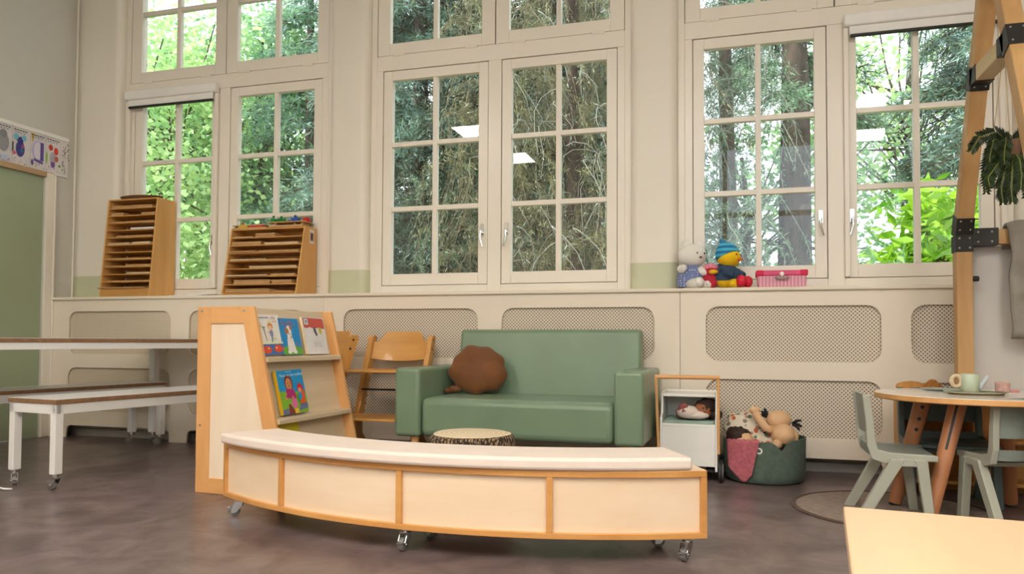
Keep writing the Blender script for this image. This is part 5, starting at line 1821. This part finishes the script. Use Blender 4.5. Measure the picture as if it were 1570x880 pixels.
# ================================================================== garden outside
TRUNK = M('tree_bark', (92, 78, 68), 0.95, var=0.25, scale=12, bump=0.6, bscale=20, stretch=(1, 1, 0.3))
TWIG = M('bare_twigs', (142, 124, 104), 0.95, var=0.25, scale=3)
TWIGW = M('silvery_twigs', (176, 174, 162), 0.9, var=0.15, scale=3)
LEAF_LIME = leaf_mat('lime_leaves', (214, 234, 164), (150, 194, 130), 0.55)
LEAF_MID = leaf_mat('mid_green_leaves', (184, 218, 158), (112, 158, 116), 0.5)
LEAF_BLUE = leaf_mat('blue_green_needles', (160, 192, 182), (92, 126, 118), 0.3)
LEAF_DARK = leaf_mat('dark_green_needles', (132, 160, 128), (70, 94, 74), 0.3)
LEAF_OLIVE = leaf_mat('olive_needles', (164, 166, 122), (112, 112, 84), 0.3)
LEAF_LAUREL = leaf_mat('laurel_leaves', (176, 220, 60), (72, 140, 36), 0.4, 0.3)
LEAF_PALE = leaf_mat('pale_green_needles', (172, 208, 162), (116, 156, 118), 0.35)


def blades(name, C, D, length, width, mat, parent, kind='stuff', fold=0.0):
    """many small leaves as one mesh: C centres, D directions"""
    n = len(C)
    D = D / np.linalg.norm(D, axis=1, keepdims=True)
    rnd = rng.normal(size=(n, 3))
    Sd = np.cross(D, rnd)
    Sd /= np.linalg.norm(Sd, axis=1, keepdims=True)
    L = (length * rng.uniform(0.7, 1.3, n))[:, None]
    Wd = (width * rng.uniform(0.7, 1.3, n))[:, None]
    v = np.empty((n, 4, 3))
    v[:, 0] = C
    v[:, 1] = C + D * L * 0.45 + Sd * Wd * 0.5
    v[:, 2] = C + D * L
    v[:, 3] = C + D * L * 0.45 - Sd * Wd * 0.5
    me = bpy.data.meshes.new(name)
    me.vertices.add(n * 4)
    me.vertices.foreach_set('co', v.ravel().astype(np.float32))
    me.loops.add(n * 4)
    me.loops.foreach_set('vertex_index', np.arange(n * 4, dtype=np.int32))
    me.polygons.add(n)
    me.polygons.foreach_set('loop_start', np.arange(0, n * 4, 4, dtype=np.int32))
    me.update(calc_edges=True)
    me.materials.append(mat)
    o = link(name, me, parent)
    o['kind'] = kind
    return o


def strands(name, paths, r, mat, parent):
    b = MB()
    for p in paths:
        b.tube(p, [r * (1 - 0.6 * i / (len(p) - 1)) for i in range(len(p))], 4, caps=False)
    o = b.build(name, mat, parent)
    o['kind'] = 'stuff'
    return o


def broadleaf(name, label, x, y, zc, rx, ry, rz, n, size, mat, trunk_r=0.12, lean=0.0, ncl=60, spread=0.38, ground=-0.6):
    t = thing(name, label, 'tree' if name != 'laurel_bush' else 'bush', (x, y, ground), group='trees outside the windows')
    zc -= ground
    pts = [(0, 0, 0)]
    for i in range(1, 7):
        pts.append((lean * i / 6 + 0.06 * math.sin(i * 1.7 + x), 0.06 * math.cos(i * 2.1), (zc + rz * 0.6) * i / 6))
    MB().tube(pts, [trunk_r * (1 - 0.12 * i) for i in range(7)], 10).build('trunk', TRUNK, t, smooth=60)
    u = rng.normal(size=(ncl, 3))
    u /= np.linalg.norm(u, axis=1, keepdims=True)
    cl = u * (rng.uniform(0.25, 1.0, (ncl, 1)) ** 0.5) * np.array([rx, ry, rz]) + np.array([lean * 0.7, 0, zc])
    br = []
    for c in cl:
        a = Vector(pts[3]).lerp(Vector(pts[5]), random.random())
        c_ = Vector(c)
        mid = a.lerp(c_, 0.5) + Vector((random.uniform(-.2, .2), random.uniform(-.2, .2), random.uniform(-.1, .3)))
        br.append([a, mid, c_])
    strands('branches', br, trunk_r * 0.22, TRUNK, t)
    k = rng.integers(0, ncl, n)
    C = cl[k] + rng.normal(size=(n, 3)) * spread * np.array([1.2, 1.2, 0.6])
    D = rng.normal(size=(n, 3)) * np.array([1, 1, 0.6]) + np.array([0, 0, -0.35])
    blades('foliage', C, D, size, size * (0.62 if name != 'laurel_bush' else 0.36), mat, t)
    return t


def conifer(name, label, x, y, h, rad, n_br, mat, mat2=None, per=520, needle=0.11, droop=0.5, z0=0.3, trunk_r=0.2, ground=-0.6, twig=TRUNK, az=None, wid=0.016, tuft=0.06):
    t = thing(name, label, 'tree', (x, y, ground), group='trees outside the windows')
    MB().tube([(0, 0, 0), (0.05, 0, h * 0.5), (0, 0, h)], [trunk_r, trunk_r * 0.7, 0.03], 12).build('trunk', TRUNK, t, smooth=60)
    CC, DD, br = [], [], []
    for i in range(n_br):
        z = z0 + (h - z0) * (i + random.random()) / n_br
        R_ = rad * (1 - 0.75 * (z / h)) * random.uniform(0.75, 1.1)
        a = random.uniform(*(az or (0, 2 * PI)))
        p = []
        for k in range(7):
            u = k / 6
            p.append(Vector((math.cos(a) * R_ * u, math.sin(a) * R_ * u, z + 0.15 * R_ * u - droop * R_ * u * u)))
        br.append(p)
        # side sprays along the branch
        for q in range(16):
            u = 0.15 + 0.85 * random.random()
            k = min(5, int(u * 6))
            c = p[k].lerp(p[k + 1], u * 6 - k)
            sa = a + random.choice((-1, 1)) * random.uniform(0.4, 1.3)
            sl = R_ * 0.32 * (1.15 - u) + 0.18
            e = c + Vector((math.cos(sa) * sl, math.sin(sa) * sl, -droop * sl * random.uniform(0.4, 1.4)))
            br.append([c, c.lerp(e, 0.5) + Vector((0, 0, 0.03)), e])
            m = max(4, per // 16)
            uu = rng.uniform(0, 1, m)[:, None]
            base_ = np.array(c)[None] * (1 - uu) + np.array(e)[None] * uu
            CC.append(base_ + rng.normal(size=(m, 3)) * tuft)
            dr = np.array(e - c)
            dr = dr / (np.linalg.norm(dr) + 1e-6)
            DD.append(dr[None] * 0.8 + rng.normal(size=(m, 3)) * 0.6)
    strands('branches', br, 0.012, twig, t)
    C, D = np.concatenate(CC), np.concatenate(DD)
    if mat2 is not None:
        h_ = rng.random(len(C)) < 0.35
        blades('foliage', C[~h_], D[~h_], needle, wid, mat, t)
        blades('foliage_tips', C[h_] + D[h_] * 0.03, D[h_], needle, wid, mat2, t)
    else:
        blades('foliage', C, D, needle, wid, mat, t)
    return t


def weeping(name, label, x, y, zt, rad, n, ln, mat, twigm, ground=-0.6, depth=0.8, needle=0.07, per=110):
    """curtain of thin hanging twigs with sparse needles"""
    t = thing(name, label, 'tree', (x, y, ground), group='trees outside the windows')
    MB().tube([(0, 0.5, 0), (0.05, 0.5, zt * 0.5), (0, 0.4, zt + 0.6)], [0.14, 0.11, 0.05], 12).build('trunk', TRUNK, t, smooth=60)
    paths, CC, DD = [], [], []
    for i in range(n):
        px, py = random.uniform(-rad, rad), random.uniform(-depth, depth)
        z = random.uniform(1.2, zt) - ground
        l = ln * random.uniform(0.5, 1.2)
        sw = random.uniform(-0.5, 0.5)
        ph = random.uniform(0, 6)
        p = [Vector((px + sw * u * l * 1.3 + 0.09 * math.sin(6 * u + ph), py + 0.1 * math.sin(3 * u + ph), z + 0.12 * math.sin(PI * u) - l * u * u)) for u in [k / 6 for k in range(7)]]
        paths.append(p)
        m = per
        kk = rng.uniform(0, 5.99, m)
        k0 = kk.astype(int)
        pa = np.array([list(v) for v in p])
        C = pa[k0] * (1 - (kk - k0))[:, None] + pa[k0 + 1] * (kk - k0)[:, None]
        CC.append(C + rng.normal(size=C.shape) * 0.02)
        DD.append((pa[k0 + 1] - pa[k0]) * 3 + rng.normal(size=C.shape) * 0.5)
    strands('hanging_twigs', paths, 0.0055, twigm, t)
    blades('foliage', np.concatenate(CC), np.concatenate(DD), needle, 0.011, mat, t)
    return t


# left window: sunlit broadleaf trees
broadleaf('maple_tree', 'lime-green broadleaf tree filling the left panes of the left window', -8.7, 9.8, 3.6, 2.0, 1.4, 2.9, 13000, 0.11, LEAF_LIME, 0.10, ncl=60)
broadleaf('maple_tree', 'mid-green broadleaf tree with dark trunk seen through the second sash of the left window', -7.9, 11.2, 4.6, 1.7, 1.4, 2.3, 9000, 0.11, LEAF_MID, 0.13, ncl=55)
broadleaf('maple_tree', 'pale lime tree far behind the left window', -13.5, 16.5, 5.0, 4.2, 2.0, 4.2, 10000, 0.19, LEAF_LIME, 0.16, ncl=80, spread=0.5)
broadleaf('hazel_shrub', 'low bright shrub below the left window panes', -8.1, 8.4, 1.6, 1.5, 0.9, 0.9, 3600, 0.13, LEAF_LIME, 0.05, ncl=30)
conifer('fir_tree', 'blue-green fir at the right edge of the left window', -6.5, 10.6, 8.0, 2.0, 55, LEAF_PALE, LEAF_BLUE, per=900, trunk_r=0.14)
# middle window: dense conifers with hanging twigs
conifer('fir_tree', 'dark dense fir behind the left sash of the middle window', -4.3, 9.9, 10.0, 2.6, 190, LEAF_DARK, LEAF_BLUE, per=900, trunk_r=0.15)
conifer('fir_tree', 'blue-green fir behind the centre of the middle window', -2.5, 10.8, 10.0, 2.7, 180, LEAF_BLUE, LEAF_DARK, per=900, trunk_r=0.15)
weeping('weeping_conifer', 'brownish weeping conifer hanging across the right sash of the middle window', -1.85, 8.6, 6.0, 1.25, 620, 1.1, LEAF_OLIVE, TWIG)
weeping('weeping_conifer', 'thin brown hanging twigs low behind the left sash of the middle window', -3.7, 8.8, 3.0, 0.9, 200, 0.8, LEAF_DARK, TWIG)
conifer('fir_tree', 'shadowy fir in the second row behind the middle window', -5.6, 14.2, 13.0, 3.4, 150, LEAF_DARK, LEAF_OLIVE, per=900, trunk_r=0.2, wid=0.03, needle=0.15)
conifer('fir_tree', 'farther shadowy fir between the two firs of the middle window', -2.6, 14.6, 13.0, 3.2, 150, LEAF_DARK, LEAF_BLUE, per=900, trunk_r=0.2, wid=0.03, needle=0.15)
weeping('weeping_conifer', 'pale curling bare twigs across the upper right of the middle window', -1.75, 8.0, 5.0, 0.75, 90, 0.7, LEAF_DARK, TWIGW, per=14)
# right window
weeping('weeping_conifer', 'silvery weeping conifer at the left panes of the right window', -0.05, 8.6, 5.4, 0.5, 150, 1.0, LEAF_DARK, TWIGW)
conifer('fir_tree', 'pale green fir with dark trunk seen through the right window', 0.85, 11.0, 9.5, 1.9, 46, LEAF_PALE, LEAF_DARK, per=900, trunk_r=0.27, z0=4.6)
broadleaf('maple_tree', 'small-leaved green tree far behind the right window', 0.3, 15.0, 3.0, 2.6, 1.4, 2.2, 5200, 0.13, LEAF_MID, 0.14, ncl=55, spread=0.4)
broadleaf('maple_tree', 'yellow-green tree far behind the last sash of the right window', 3.3, 15.5, 5.2, 2.2, 1.4, 2.6, 4600, 0.14, LEAF_LIME, 0.14, ncl=50, spread=0.4)
conifer('fir_tree', 'large blue-grey spruce at the right edge of the right window', 3.3, 10.0, 9.0, 2.0, 100, LEAF_DARK, LEAF_BLUE, per=900, trunk_r=0.2, z0=2.2)
broadleaf('laurel_bush', 'bright laurel bush with broad leaves low outside the right window', 1.72, 7.0, 1.35, 0.75, 0.5, 0.72, 2600, 0.17, LEAF_LAUREL, 0.04, ncl=34, spread=0.15)
MBg = MB().box(-30, 20, 5.15, 40, -0.7, -0.6)
struct(MBg.build('ground', M('garden_soil', (96, 104, 70), 0.95, var=0.2, scale=2)))
